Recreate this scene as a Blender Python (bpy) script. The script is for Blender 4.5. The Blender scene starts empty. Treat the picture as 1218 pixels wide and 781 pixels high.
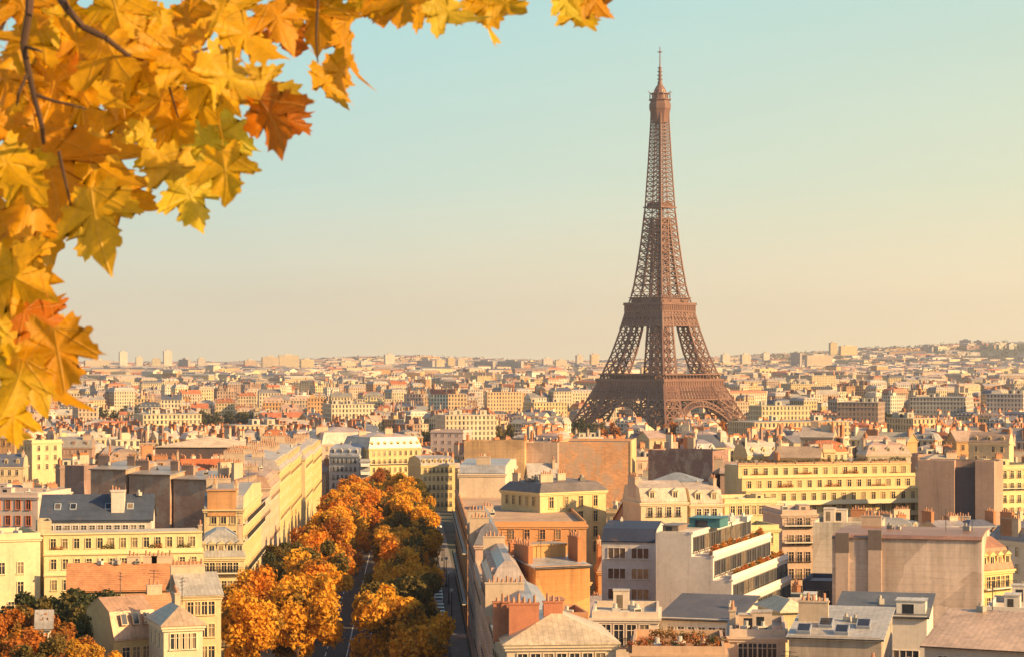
import bpy, bmesh, math, random
from mathutils import Vector, Matrix, noise as mnoise
R = math.radians
sc = bpy.context.scene
rnd = random.Random(7); HAZE = 5.4e-5

# ------------------------------------------------------------------ camera
FPX, CX, HY, CAMZ = 2697.0, 609.0, 425.0, 73.0       # focal length in photo pixels, optical axis, horizon row, camera height
cam = bpy.data.objects.new('camera', bpy.data.cameras.new('camera'))
sc.collection.objects.link(cam)
cam.location = (0, 0, CAMZ); cam.rotation_euler = (R(90), 0, 0)
cam.data.sensor_width = 36; cam.data.lens = 36 * FPX / 1218
cam.data.shift_y = (HY - 390.5) / 1218
cam.data.clip_start = 0.1; cam.data.clip_end = 60000
cam.data.dof.use_dof = True; cam.data.dof.focus_distance = 900; cam.data.dof.aperture_fstop = 18
sc.camera = cam

# ------------------------------------------------------------------ light
SUN_EL, SUN_TH = R(24), R(27)
S = Vector((math.cos(SUN_TH) * math.cos(SUN_EL), -math.sin(SUN_TH) * math.cos(SUN_EL), math.sin(SUN_EL)))
sun = bpy.data.objects.new('sun', bpy.data.lights.new('sun', 'SUN'))
sc.collection.objects.link(sun)
sun.data.energy = 5.0; sun.data.angle = R(0.5); sun.data.color = (1.0, 0.63, 0.26)
sun.rotation_euler = S.to_track_quat('Z', 'Y').to_euler()
world = bpy.data.worlds.new('World'); sc.world = world; world.use_nodes = True
wn = world.node_tree; wn.nodes.clear()
def nd(t, typ, **kw):
    n = t.nodes.new(typ)
    for k, v in kw.items(): setattr(n, k, v)
    return n
def lk(t, a, b): t.links.new(a, b)
wo = nd(wn, 'ShaderNodeOutputWorld'); bg = nd(wn, 'ShaderNodeBackground')
bg.inputs['Strength'].default_value = 0.075
sky = nd(wn, 'ShaderNodeTexSky', sky_type='NISHITA', sun_disc=False)
sky.sun_elevation = SUN_EL; sky.sun_rotation = math.atan2(S.x, S.y); sky.air_density = 1.2; sky.dust_density = 2.0; sky.ozone_density = 1.5
tc = nd(wn, 'ShaderNodeTexCoord'); sp = nd(wn, 'ShaderNodeSeparateXYZ'); lk(wn, tc.outputs['Generated'], sp.inputs[0])
def lin(c): return tuple(((x / 255 / 12.92) if x <= 10 else ((x / 255 + .055) / 1.055) ** 2.4) for x in c)
def ramp(t, src, stops, lo=0.0, hi=1.0):
    m = nd(t, 'ShaderNodeMapRange'); m.inputs['From Min'].default_value = lo; m.inputs['From Max'].default_value = hi
    lk(t, src, m.inputs['Value'])
    r = nd(t, 'ShaderNodeValToRGB'); e = r.color_ramp.elements
    while len(e) < len(stops): e.new(0.5)
    for el, (p, c) in zip(e, stops): el.position = p; el.color = (*c, 1)
    lk(t, m.outputs[0], r.inputs[0]); return r.outputs[0]
# the low sky, haze-tinted: teal above, peach at the horizon, warmer towards the sun
SK_L = [(0, (232, 214, 178)), (.18, (218, 213, 187)), (.45, (190, 214, 203)), (1, (160, 210, 214))]
SK_R = [(0, (255, 225, 172)), (.18, (250, 227, 182)), (.45, (222, 222, 188)), (1, (190, 216, 204))]
rl = ramp(wn, sp.outputs['Z'], [(p, lin(c)) for p, c in SK_L], 0, .17)
rr = ramp(wn, sp.outputs['Z'], [(p, lin(c)) for p, c in SK_R], 0, .17)
mx = nd(wn, 'ShaderNodeMapRange'); lk(wn, sp.outputs['X'], mx.inputs['Value'])
mx.inputs['From Min'].default_value = -.12; mx.inputs['From Max'].default_value = .30
m1 = nd(wn, 'ShaderNodeMix', data_type='RGBA'); lk(wn, mx.outputs[0], m1.inputs[0]); lk(wn, rl, m1.inputs[6]); lk(wn, rr, m1.inputs[7])
sc1 = nd(wn, 'ShaderNodeVectorMath', operation='SCALE'); lk(wn, m1.outputs[2], sc1.inputs[0])
cmap = nd(wn, 'ShaderNodeMapping'); cmap.inputs['Scale'].default_value = (2.2, 2.2, 13); lk(wn, tc.outputs['Generated'], cmap.inputs['Vector'])
veil = nd(wn, 'ShaderNodeTexNoise'); veil.inputs['Scale'].default_value = 1.6; veil.inputs['Detail'].default_value = 5; lk(wn, cmap.outputs[0], veil.inputs['Vector'])
vm = nd(wn, 'ShaderNodeMapRange'); lk(wn, veil.outputs[0], vm.inputs['Value']); vm.inputs['From Min'].default_value = .3; vm.inputs['From Max'].default_value = .7; vm.inputs['To Min'].default_value = 7.35; vm.inputs['To Max'].default_value = 7.75
lk(wn, vm.outputs[0], sc1.inputs['Scale'])
mz = nd(wn, 'ShaderNodeMapRange'); lk(wn, sp.outputs['Z'], mz.inputs['Value'])
mz.inputs['From Min'].default_value = .18; mz.inputs['From Max'].default_value = .5
m2 = nd(wn, 'ShaderNodeMix', data_type='RGBA'); lk(wn, mz.outputs[0], m2.inputs[0]); lk(wn, sc1.outputs[0], m2.inputs[6]); lk(wn, sky.outputs[0], m2.inputs[7])
lk(wn, m2.outputs[2], bg.inputs['Color']); lk(wn, bg.outputs[0], wo.inputs['Surface'])
sc.view_settings.view_transform = 'Standard'; sc.view_settings.look = 'None'
sc.view_settings.exposure = 1.0; sc.view_settings.gamma = 1; sc.view_settings.use_curve_mapping = False
sc.cycles.use_denoising = True; sc.cycles.max_bounces = 5; sc.cycles.diffuse_bounces = 3; sc.cycles.glossy_bounces = 2
sc.cycles.transmission_bounces = 3; sc.cycles.transparent_max_bounces = 8; sc.cycles.volume_bounces = 0
sc.cycles.use_adaptive_sampling = True

# ------------------------------------------------------------------ helpers
COL = sc.collection
def sstep(a, b, x):
    t = min(1, max(0, (x - a) / (b - a))); return t * t * (3 - 2 * t)
def ground(X, Y):
    z = 6 + 17 * (1 - sstep(480, 1400, Y)) + 30 * sstep(3200, 8200, Y)
    z += 80 * math.exp(-((X - 2000) / 1050) ** 2 - ((Y - 8400) / 1500) ** 2)
    z += 24 * math.exp(-((X + 420) / 420) ** 2 - ((Y - 8600) / 900) ** 2)
    return z
def PX(px, Y): return (px - CX) / FPX * Y
def PZ(py, Y): return CAMZ - (py - HY) / FPX * Y
def SX(X, Y): return CX + X / Y * FPX
def SY(Z, Y): return HY + (CAMZ - Z) / Y * FPX
def AX(Y): return -11 - .044 * Y                       # the avenue's axis
AVW = 21.0

class MB:
    """collects faces of one mesh"""
    def __init__(s): s.v = []; s.f = []; s.m = []; s.uv = []; s.c = []; s.smooth = False
    def face(s, pts, mat=0, uv=None, col=None):
        i = len(s.v); s.v.extend([tuple(p) for p in pts]); s.f.append(tuple(range(i, i + len(pts)))); s.m.append(mat)
        s.uv.append(uv or [(0, 0)] * len(pts)); s.c.append(col or (1, 1, 1))
    def box(s, x0, x1, y0, y1, z0, z1, mat=0, bottom=True, top=True, M=None, col=None, uv=False):
        p = [Vector((x, y, z)) for z in (z0, z1) for y in (y0, y1) for x in (x0, x1)]
        if M is not None: p = [M @ q for q in p]
        for q, hor in (((0, 1, 5, 4), x1 - x0), ((1, 3, 7, 5), y1 - y0), ((3, 2, 6, 7), x1 - x0), ((2, 0, 4, 6), y1 - y0)):
            u = [(0, z0 - z1), (hor, z0 - z1), (hor, 0), (0, 0)] if uv else None
            s.face([p[k] for k in q], mat, u, col)
        if top: s.face([p[k] for k in (4, 5, 7, 6)], mat, None, col)
        if bottom: s.face([p[k] for k in (2, 3, 1, 0)], mat, None, col)
    def beam(s, a, b, w, mat=0, w2=None, n=4):
        a = Vector(a); b = Vector(b); d = b - a
        if d.length < 1e-6: return
        d.normalize(); up = Vector((0, 0, 1)) if abs(d.z) < .95 else Vector((1, 0, 0))
        u = d.cross(up).normalized(); v = d.cross(u)
        w2 = w if w2 is None else w2
        ra = []; rb = []
        for k in range(n):
            t = 2 * math.pi * (k + .5) / n; o = u * math.cos(t) + v * math.sin(t)
            ra.append(a + o * w * .7071); rb.append(b + o * w2 * .7071)
        for k in range(n): s.face([ra[k], ra[(k + 1) % n], rb[(k + 1) % n], rb[k]], mat)
        s.face(ra[::-1], mat); s.face(rb, mat)
    def ring(s, A, B, mat=0):
        n = len(A)
        for k in range(n): s.face([A[k], A[(k + 1) % n], B[(k + 1) % n], B[k]], mat)
    def mesh(s, name, mats):
        me = bpy.data.meshes.new(name); me.from_pydata(s.v, [], s.f); 
        for m in mats: me.materials.append(m)
        me.polygons.foreach_set('material_index', s.m)
        if any(any(u) for q in s.uv for u in q):
            l = me.uv_layers.new(name='UVMap'); l.data.foreach_set('uv', [c for q in s.uv for u in q for c in u])
        if any(c != (1, 1, 1) for c in s.c):
            a = me.color_attributes.new('tint', 'FLOAT_COLOR', 'CORNER')
            a.data.foreach_set('color', [x for q, c in zip(s.f, s.c) for _ in q for x in (*c, 1)])
        if s.smooth: me.polygons.foreach_set('use_smooth', [True] * len(s.f))
        me.update(); return me
    def build(s, name, mats, parent=None, color=None, loc=None):
        if not isinstance(mats, (list, tuple)): mats = [mats]
        return link(name, s.mesh(name, mats), parent, color, loc)
def link(name, data, parent=None, color=None, loc=None, rz=0, scale=None):
    o = bpy.data.objects.new(name, data); COL.objects.link(o)
    if parent is not None: o.parent = parent
    if color: o.color = (*color, 1)
    if loc is not None: o.location = loc
    if rz: o.rotation_euler = (0, 0, rz)
    if scale is not None: o.scale = scale
    return o
def tag(o, label, cat, group=None):
    o['label'] = label; o['category'] = cat
    if group: o['group'] = group
    return o
def empty(name, loc, rz=0): return link(name, None, None, None, loc, rz)
def struct(o, kind='structure'): o['kind'] = kind; return o

# ------------------------------------------------------------------ materials
def mat(name):
    m = bpy.data.materials.new(name); m.use_nodes = True; t = m.node_tree
    return m, t, t.nodes['Principled BSDF']
def colsrc(t, src):
    """obj = the object's own colour, tint = per-building colour stored in the mesh, or a fixed colour"""
    if src == 'obj': return nd(t, 'ShaderNodeObjectInfo').outputs['Color']
    if src == 'tint': return nd(t, 'ShaderNodeVertexColor', layer_name='tint').outputs['Color']
    n = nd(t, 'ShaderNodeRGB'); n.outputs[0].default_value = (*src, 1); return n.outputs[0]
def nz(t, scale, detail=4, vec=None, rough=.6):
    n = nd(t, 'ShaderNodeTexNoise'); n.inputs['Scale'].default_value = scale; n.inputs['Detail'].default_value = detail
    n.inputs['Roughness'].default_value = rough
    if vec is not None: lk(t, vec, n.inputs['Vector'])
    return n.outputs[0]
def mapping(t, src, scale):
    n = nd(t, 'ShaderNodeMapping'); n.inputs['Scale'].default_value = scale; lk(t, src, n.inputs['Vector']); return n.outputs[0]
def mrange(t, v, a, b, c, d):
    n = nd(t, 'ShaderNodeMapRange'); lk(t, v, n.inputs['Value'])
    for k, x in zip(('From Min', 'From Max', 'To Min', 'To Max'), (a, b, c, d)): n.inputs[k].default_value = x
    return n.outputs[0]
def mul(t, col, f):
    n = nd(t, 'ShaderNodeVectorMath', operation='SCALE'); lk(t, col, n.inputs[0]); lk(t, f, n.inputs['Scale']); return n.outputs[0]
def mixc(t, f, a, b):
    n = nd(t, 'ShaderNodeMix', data_type='RGBA')
    for s_, x in ((0, f), (6, a), (7, b)):
        if hasattr(x, 'links') or hasattr(x, 'is_linked'): lk(t, x, n.inputs[s_])
        elif isinstance(x, (int, float)): n.inputs[s_].default_value = x
        else: n.inputs[s_].default_value = (*x, 1)
    return n.outputs[2]
def mth(t, op, a, b=None):
    n = nd(t, 'ShaderNodeMath', operation=op)
    for k, x in enumerate((a, b)):
        if x is None: continue
        if isinstance(x, (int, float)): n.inputs[k].default_value = x
        else: lk(t, x, n.inputs[k])
    return n.outputs[0]
def world_pos(t): return nd(t, 'ShaderNodeNewGeometry').outputs['Position']

def wall_mat(name, src='obj', windows=False, brick=False, rough=.9, party=False):
    m, t, b = mat(name); c = colsrc(t, src); P = world_pos(t)
    big = nz(t, .12, 5, P); fine = nz(t, 1.7, 6, P, .7)
    streak = nz(t, 1.0, 4, mapping(t, P, (1.1, 1.1, .07)), .65)
    c = mul(t, c, mrange(t, big, .3, .7, .84, 1.10)); c = mul(t, c, mrange(t, fine, .3, .7, .88, 1.08))
    dirt = mrange(t, streak, .52, .74, 0, .5); c = mixc(t, dirt, c, mul(t, c, mrange(t, fine, .3, .7, .45, .7)))
    if brick:
        u = nd(t, 'ShaderNodeUVMap').outputs[0]
        bk = nd(t, 'ShaderNodeTexBrick'); lk(t, u, bk.inputs['Vector']); bk.inputs['Scale'].default_value = 1.0
        bk.inputs['Brick Width'].default_value = 1.1; bk.inputs['Row Height'].default_value = .42; bk.inputs['Mortar Size'].default_value = .03
        bk.inputs['Color1'].default_value = (.82, .82, .82, 1); bk.inputs['Color2'].default_value = (1.1, 1.06, 1.02, 1); bk.inputs['Mortar'].default_value = (.95, .9, .85, 1)
        n = nd(t, 'ShaderNodeVectorMath', operation='MULTIPLY'); lk(t, c, n.inputs[0]); lk(t, bk.outputs[0], n.inputs[1]); c = n.outputs[0]
        patch = mrange(t, nz(t, .35, 3, mapping(t, P, (1, 1, .6))), .5, .58, 0, .55); c = mixc(t, patch, c, (.42, .33, .26))
    if party:                                          # bare party wall: old flues, patched render, rain stains from the coping
        vo = nd(t, 'ShaderNodeTexVoronoi', feature='F1'); lk(t, mapping(t, P, (.16, .16, .22)), vo.inputs['Vector']); vo.inputs['Scale'].default_value = 1.0
        pc = nd(t, 'ShaderNodeSeparateXYZ'); lk(t, vo.outputs['Color'], pc.inputs[0])
        c = mul(t, c, mrange(t, pc.outputs[0], 0, 1, .80, 1.14)); c = mixc(t, mrange(t, pc.outputs[1], .7, .8, 0, .35), c, (.36, .24, .17))
        fl = nz(t, 1.0, 2, mapping(t, P, (.55, .55, .012)), .5); c = mul(t, c, mrange(t, fl, .54, .64, 1, .86))
        u = nd(t, 'ShaderNodeUVMap'); sv = nd(t, 'ShaderNodeSeparateXYZ'); lk(t, u.outputs[0], sv.inputs[0])
        run = mth(t, 'MULTIPLY', mrange(t, sv.outputs[1], -5.5, -.2, 0, 1), mrange(t, nz(t, 1.0, 4, mapping(t, P, (.9, .9, .03)), .7), .42, .66, 0, .62)); c = mixc(t, run, c, mul(t, c, mth(t, 'ADD', .42, 0)))
        ln = nd(t, 'ShaderNodeTexWave', bands_direction='Z'); lk(t, P, ln.inputs['Vector']); ln.inputs['Scale'].default_value = .32; ln.inputs['Distortion'].default_value = .6
        c = mul(t, c, mrange(t, ln.outputs[1], .0, .06, .88, 1))
    if windows:
        u = nd(t, 'ShaderNodeUVMap'); s_ = nd(t, 'ShaderNodeSeparateXYZ'); lk(t, u.outputs[0], s_.inputs[0])
        fu = mth(t, 'FRACT', mth(t, 'DIVIDE', s_.outputs[0], 2.5)); fv = mth(t, 'FRACT', mth(t, 'DIVIDE', s_.outputs[1], 3.1))
        wu = mth(t, 'LESS_THAN', mth(t, 'ABSOLUTE', mth(t, 'SUBTRACT', fu, .5)), .23)
        wv = mth(t, 'LESS_THAN', mth(t, 'ABSOLUTE', mth(t, 'SUBTRACT', fv, .48)), .32)
        ok = mth(t, 'GREATER_THAN', s_.outputs[0], .01)
        w = mth(t, 'MULTIPLY', mth(t, 'MULTIPLY', wu, wv), ok)
        cu = nd(t, 'ShaderNodeCombineXYZ'); lk(t, mth(t, 'FLOOR', mth(t, 'DIVIDE', s_.outputs[0], 2.5)), cu.inputs[0]); lk(t, mth(t, 'FLOOR', mth(t, 'DIVIDE', s_.outputs[1], 3.1)), cu.inputs[1])
        wh = nd(t, 'ShaderNodeTexWhiteNoise'); lk(t, cu.outputs[0], wh.inputs[0])
        wc = mixc(t, wh.outputs[0], (.03, .035, .05), (.22, .17, .13)); c = mixc(t, w, c, wc)
        lk(t, mrange(t, w, 0, 1, .9, .25), b.inputs['Roughness'])
    lk(t, c, b.inputs['Base Color'])
    if not windows: b.inputs['Roughness'].default_value = rough
    bp = nd(t, 'ShaderNodeBump'); bp.inputs['Strength'].default_value = .25; bp.inputs['Distance'].default_value = .05; lk(t, fine, bp.inputs['Height']); lk(t, bp.outputs[0], b.inputs['Normal'])
    return m
def roof_mat(name, src='obj', seam=0.0, rough=.5, metal=0.0, tile=False):
    m, t, b = mat(name); c = colsrc(t, src); P = world_pos(t)
    big = nz(t, .2, 5, P, .65); fine = nz(t, 2.2, 5, P, .7)
    c = mul(t, c, mrange(t, big, .3, .7, .72, 1.22)); c = mul(t, c, mrange(t, fine, .3, .7, .86, 1.1))
    c = mixc(t, mrange(t, nz(t, .5, 4, P), .58, .75, 0, .45), c, (.20, .13, .08)); c = mul(t, c, mrange(t, nz(t, 1.0, 5, mapping(t, P, (1.4, 1.4, .2)), .7), .35, .7, 1.12, .78))
    O = nd(t, 'ShaderNodeTexCoord').outputs['Object']
    if seam:
        wv = nd(t, 'ShaderNodeTexWave', bands_direction='X', wave_profile='SAW'); wv.inputs['Scale'].default_value = seam
        lk(t, O, wv.inputs['Vector']); e = mrange(t, wv.outputs[1], .88, .93, 1, .72); c = mul(t, c, e)
    if tile:
        wv = nd(t, 'ShaderNodeTexWave', bands_direction='Z'); wv.inputs['Scale'].default_value = 1.2; lk(t, O, wv.inputs['Vector'])
        c = mul(t, c, mrange(t, wv.outputs[1], 0, 1, .8, 1.08))
    lk(t, c, b.inputs['Base Color']); b.inputs['Roughness'].default_value = rough; b.inputs['Metallic'].default_value = metal
    bp = nd(t, 'ShaderNodeBump'); bp.inputs['Strength'].default_value = .3; bp.inputs['Distance'].default_value = .05; lk(t, fine, bp.inputs['Height']); lk(t, bp.outputs[0], b.inputs['Normal'])
    return m
def plain_mat(name, src, rough=.6, metal=0.0, var=.25, scale=3):
    m, t, b = mat(name); c = colsrc(t, src); c = mul(t, c, mrange(t, nz(t, scale, 4, world_pos(t)), .3, .7, 1 - var, 1 + var))
    lk(t, c, b.inputs['Base Color']); b.inputs['Roughness'].default_value = rough; b.inputs['Metallic'].default_value = metal
    return m
M = {}
M['stucco'] = wall_mat('stucco'); M['brick'] = wall_mat('brick', brick=True)
M['party'] = wall_mat('party_wall', party=True)
M['far_wall'] = wall_mat('far_wall', 'tint', windows=True)
M['far_roof'] = roof_mat('far_roof', 'tint', rough=.55)
M['zinc'] = roof_mat('zinc', seam=.55, rough=.42, metal=.15); M['slate'] = roof_mat('slate', rough=.5); M['tile'] = roof_mat('tile', tile=True, rough=.8)
M['gravel'] = roof_mat('gravel', rough=.95)
def glass_mat():
    m, t, b = mat('window_glass'); r = nd(t, 'ShaderNodeObjectInfo').outputs['Random']
    c = mixc(t, mrange(t, r, .62, .8, 0, 1), (.025, .03, .042), (.20, .155, .11)); c = mul(t, c, mrange(t, nz(t, .7, 3, world_pos(t)), .3, .7, .6, 1.4))
    lk(t, c, b.inputs['Base Color']); b.inputs['Roughness'].default_value = .12; return m
M['glass'] = glass_mat()
M['trim'] = plain_mat('trim_paint', 'obj', .7, 0, .12)
M['iron'] = plain_mat('dark_iron', (.03, .03, .035), .5)
M['pot'] = plain_mat('clay_pot', (.40, .20, .12), .8)
M['soot'] = wall_mat('chimney_render')
M['paint'] = plain_mat('tower_paint', (.175, .088, .066), .5, 0, .15, .1)
M['bark'] = plain_mat('bark', (.06, .03, .018), .9)
M['car'] = plain_mat('car_paint', 'obj', .3, .2, .05); M['rubber'] = plain_mat('rubber', (.02, .02, .02), .8)

# ------------------------------------------------------------------ ground, road
def ground_sheet():
    xs = [-5500 + 11000 * i / 110 for i in range(111)]; ys = [-60, 0, 100, 200, 300, 400, 480] + [480 + 40 * k for k in range(1, 30)] + [1700 + 200 * k for k in range(46)]
    me = bpy.data.meshes.new('ground'); n = len(xs)
    me.from_pydata([(x, y, ground(x, y)) for y in ys for x in xs], [], [(j * n + i, j * n + i + 1, (j + 1) * n + i + 1, (j + 1) * n + i) for j in range(len(ys) - 1) for i in range(n - 1)])
    m, t, b = mat('city_ground'); P = world_pos(t)
    c = mixc(t, mrange(t, nz(t, .004, 6, P), .42, .6, 0, 1), (.11, .10, .09), (.05, .065, .035)); c = mul(t, c, mrange(t, nz(t, .05, 5, P), .3, .7, .7, 1.3))
    lk(t, c, b.inputs['Base Color']); b.inputs['Roughness'].default_value = .95
    me.materials.append(m); me.polygons.foreach_set('use_smooth', [True] * len(me.polygons)); return struct(link('ground', me))
ground_sheet()
def strip(name, o0, o1, y0, y1, lift, material, thick=0, step=20):
    mb = MB(); k = max(1, int((y1 - y0) / step))
    for i in range(k):
        a = y0 + (y1 - y0) * i / k; b_ = y0 + (y1 - y0) * (i + 1) / k
        P_ = [(AX(a) + o0, a, ground(AX(a), a) + lift), (AX(a) + o1, a, ground(AX(a), a) + lift), (AX(b_) + o1, b_, ground(AX(b_), b_) + lift), (AX(b_) + o0, b_, ground(AX(b_), b_) + lift)]
        mb.face(P_)
        if thick:
            for p, q in ((P_[3], P_[0]), (P_[1], P_[2])): mb.face([p, q, (q[0], q[1], q[2] - thick), (p[0], p[1], p[2] - thick)][::-1])
    return mb.build(name, material)
M['asphalt'] = plain_mat('asphalt', (.06, .06, .065), .85, 0, .3, .4); M['paving'] = plain_mat('paving', (.22, .19, .17), .9, 0, .25, .5); M['line'] = plain_mat('road_paint', (.75, .75, .72), .7, 0, .2)
struct(strip('road', -12, 17.6, 100, 800, .02, M['asphalt']))
struct(strip('pavement', -20.6, -12, 100, 800, .15, M['paving'], .15)); struct(strip('pavement', 17.6, 20.6, 100, 800, .15, M['paving'], .15)); struct(strip('pavement', 11.2, 13.0, 100, 800, .15, M['paving'], .14))
lm = MB()
for k in range(60):
    y = 180 + 10 * k
    for off in (-3.6, 0, 3.6):
        l_ = 5 if off else 9.6
        P_ = [(AX(y) + off - .08, y), (AX(y) + off + .08, y), (AX(y + l_) + off + .08, y + l_), (AX(y + l_) + off - .08, y + l_)]
        lm.face([(p[0], p[1], ground(AX(p[1]), p[1]) + .024) for p in P_])
struct(lm.build('road_markings', M['line']))

# ------------------------------------------------------------------ window, dormer and chimney kinds (shared meshes)
def win_mesh(kind):
    mb = MB()                                          # unit window: width 1, height 1, wall plane y = 0, looks to -y
    fr = .035 if kind == 'strip' else .10
    w, g, ir = 0, 1, 2
    mb.face([(-.5 + fr, -.015, .04), (.5 - fr, -.015, .04), (.5 - fr, -.015, .96), (-.5 + fr, -.015, .96)], g)
    for x0, x1, z0, z1 in ((-.5, -.5 + fr, 0, 1), (.5 - fr, .5, 0, 1), (-.5 + fr, .5 - fr, .95, 1)): mb.box(x0, x1, -.12, .05, z0, z1, w)
    mb.box(-.58, .58, -.2, .05, -.05, .0, w)
    if kind == 'strip':
        for k in (-.17, .16): mb.box(k - .02, k + .02, -.06, 0, 0, .95, w)
    else:
        mb.box(-.03, .03, -.05, 0, 0, .95, w); mb.box(-.5 + fr, .5 - fr, -.045, 0, .68, .71, w)
    if kind == 'french':
        mb.box(-.58, .58, -.32, -.28, .34, .37, ir); mb.box(-.6, .6, -.34, -.2, .0, .03, ir)
        for k in range(8): mb.box(-.57 + k * .16, -.55 + k * .16, -.31, -.29, .03, .34, ir)
    if kind == 'shutter':
        for sx in (-1, 1): mb.box(sx * .56 - .06 if sx > 0 else -1.0 + .06, sx * .56 + .44 - .06 if sx > 0 else -.5, -.09, -.02, .02, .98, w)
    return mb.mesh('window', [M['trim'], M['glass'], M['iron']])
WIN = {k: win_mesh(k) for k in ('plain', 'french', 'strip', 'shutter')}
def dormer_mesh():
    mb = MB()                                          # sits on a slope that rises to +y; face at y = 0
    mb.box(-.62, .62, 0, 2.2, 0, 1.7, 0)
    mb.face([(-.4, -.02, .2), (.4, -.02, .2), (.4, -.02, 1.5), (-.4, -.02, 1.5)], 1)
    mb.box(-.03, .03, -.05, .0, .2, 1.5, 0)
    A = [(-.8, -.2, 1.68), (.8, -.2, 1.68), (.8, 2.3, 1.68), (-.8, 2.3, 1.68)]
    mb.face([A[0], A[1], (0, -.2, 2.2)], 2); mb.face([A[1], A[2], (0, 2.3, 2.2), (0, -.2, 2.2)], 2); mb.face([A[3], A[0], (0, -.2, 2.2), (0, 2.3, 2.2)], 2); mb.face(A[::-1], 2)
    return mb.mesh('dormer', [M['trim'], M['glass'], M['zinc']])
DORMER = dormer_mesh()
def chimney_mesh(n, h):
    mb = MB(); L = .55 * n + .3                        # stack along y, pots on top
    mb.box(-.32, .32, 0, L, -2.5, h, 0); mb.box(-.4, .4, -.08, L + .08, h, h + .16, 0)
    for k in range(n):
        y = .42 + .55 * k; hp = .4 + .2 * ((k * 7 + n) % 3)
        mb.beam((0, y, h + .15), (0, y, h + .15 + hp), .26, 1, .2, 6)
    return mb.mesh('chimney', [M['soot'], M['pot']])
CHIM = {(n, h): chimney_mesh(n, h) for n in (3, 5, 8, 12) for h in (1.4, 2.4)}
def hut_mesh():
    mb = MB(); mb.box(-.5, .5, -.5, .5, 0, 1, 0); mb.box(-.54, .54, -.54, .54, 1, 1.06, 1); mb.face([(-.3, -.505, .1), (.1, -.505, .1), (.1, -.505, .8), (-.3, -.505, .8)], 2)
    return mb.mesh('roof_hut', [M['stucco'], M['zinc'], M['glass']])
HUT = hut_mesh()
def skylight_mesh():
    mb = MB(); mb.box(-.5, .5, -.6, .6, 0, .22, 0); mb.face([(-.42, -.52, .225), (.42, -.52, .225), (.42, .52, .225), (-.42, .52, .225)], 1)
    return mb.mesh('skylight', [M['trim'], M['glass']])
SKYL = skylight_mesh()
def aerial_mesh():
    mb = MB(); mb.beam((0, 0, 0), (0, 0, 3.2), .07)
    for z, l in ((3.1, .7), (2.7, .9), (2.3, .6)): mb.beam((-l, 0, z), (l, 0, z), .05)
    return mb.mesh('aerial', [M['iron']])
AERIAL = aerial_mesh()
def vent_mesh():
    mb = MB(); mb.box(-.6, .6, -.4, .4, 0, .8, 0); mb.box(-.5, .5, -.42, -.39, .15, .65, 1); mb.beam((.2, 0, .8), (.2, 0, 1.3), .35, 0, None, 8)
    return mb.mesh('vent', [M['trim'], M['iron']])
VENT = vent_mesh()

# ------------------------------------------------------------------ buildings
RECTS = []                                             # footprints taken
PROT = []                                              # what must stay in view: (x0, x1, y0, y1, Y)
LAND = []                                              # landmarks for labels: (px, py, Y, short name)
def corners(X, Y, yaw, w, d):
    c, s = math.cos(yaw), math.sin(yaw)
    return [(X + c * a - s * b, Y + s * a + c * b) for a, b in ((-w / 2, 0), (w / 2, 0), (w / 2, d), (-w / 2, d))]
def overlap(A, B):
    for P_ in (A, B):
        for i in range(4):
            ex, ey = P_[(i + 1) % 4][0] - P_[i][0], P_[(i + 1) % 4][1] - P_[i][1]; nx, ny = -ey, ex
            a = [nx * p[0] + ny * p[1] for p in A]; b = [nx * p[0] + ny * p[1] for p in B]
            if max(a) <= min(b) + .05 or max(b) <= min(a) + .05: return False
    return True
def shell(mb, w, d, h, uvs=True, parapet=False, y0=0.0, z0=0.0, base=-4.0, cornice=True, x0=None, x1=None):
    """the outer walls of a block whose front is y = y0"""
    x0 = -w / 2 if x0 is None else x0; x1 = w / 2 if x1 is None else x1
    mb.box(x0, x1, y0, y0 + d, z0 + base, h, 0, bottom=False, top=not parapet, uv=uvs)
    if parapet:
        t = .28; o = [(x0, y0), (x1, y0), (x1, y0 + d), (x0, y0 + d)]; i_ = [(x0 + t, y0 + t), (x1 - t, y0 + t), (x1 - t, y0 + d - t), (x0 + t, y0 + d - t)]
        mb.ring([(*p, h) for p in o], [(*p, h) for p in i_]); mb.ring([(*p, h) for p in i_], [(*p, h - 1.0) for p in i_])
    if cornice:
        zc = h - (1.0 if parapet else .45)
        for z, p in ((zc, .34), (zc - .3, .2)): mb.box(x0 - p, x1 + p, y0 - p, y0 + d + p, z, z + .28, 1)
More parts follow.
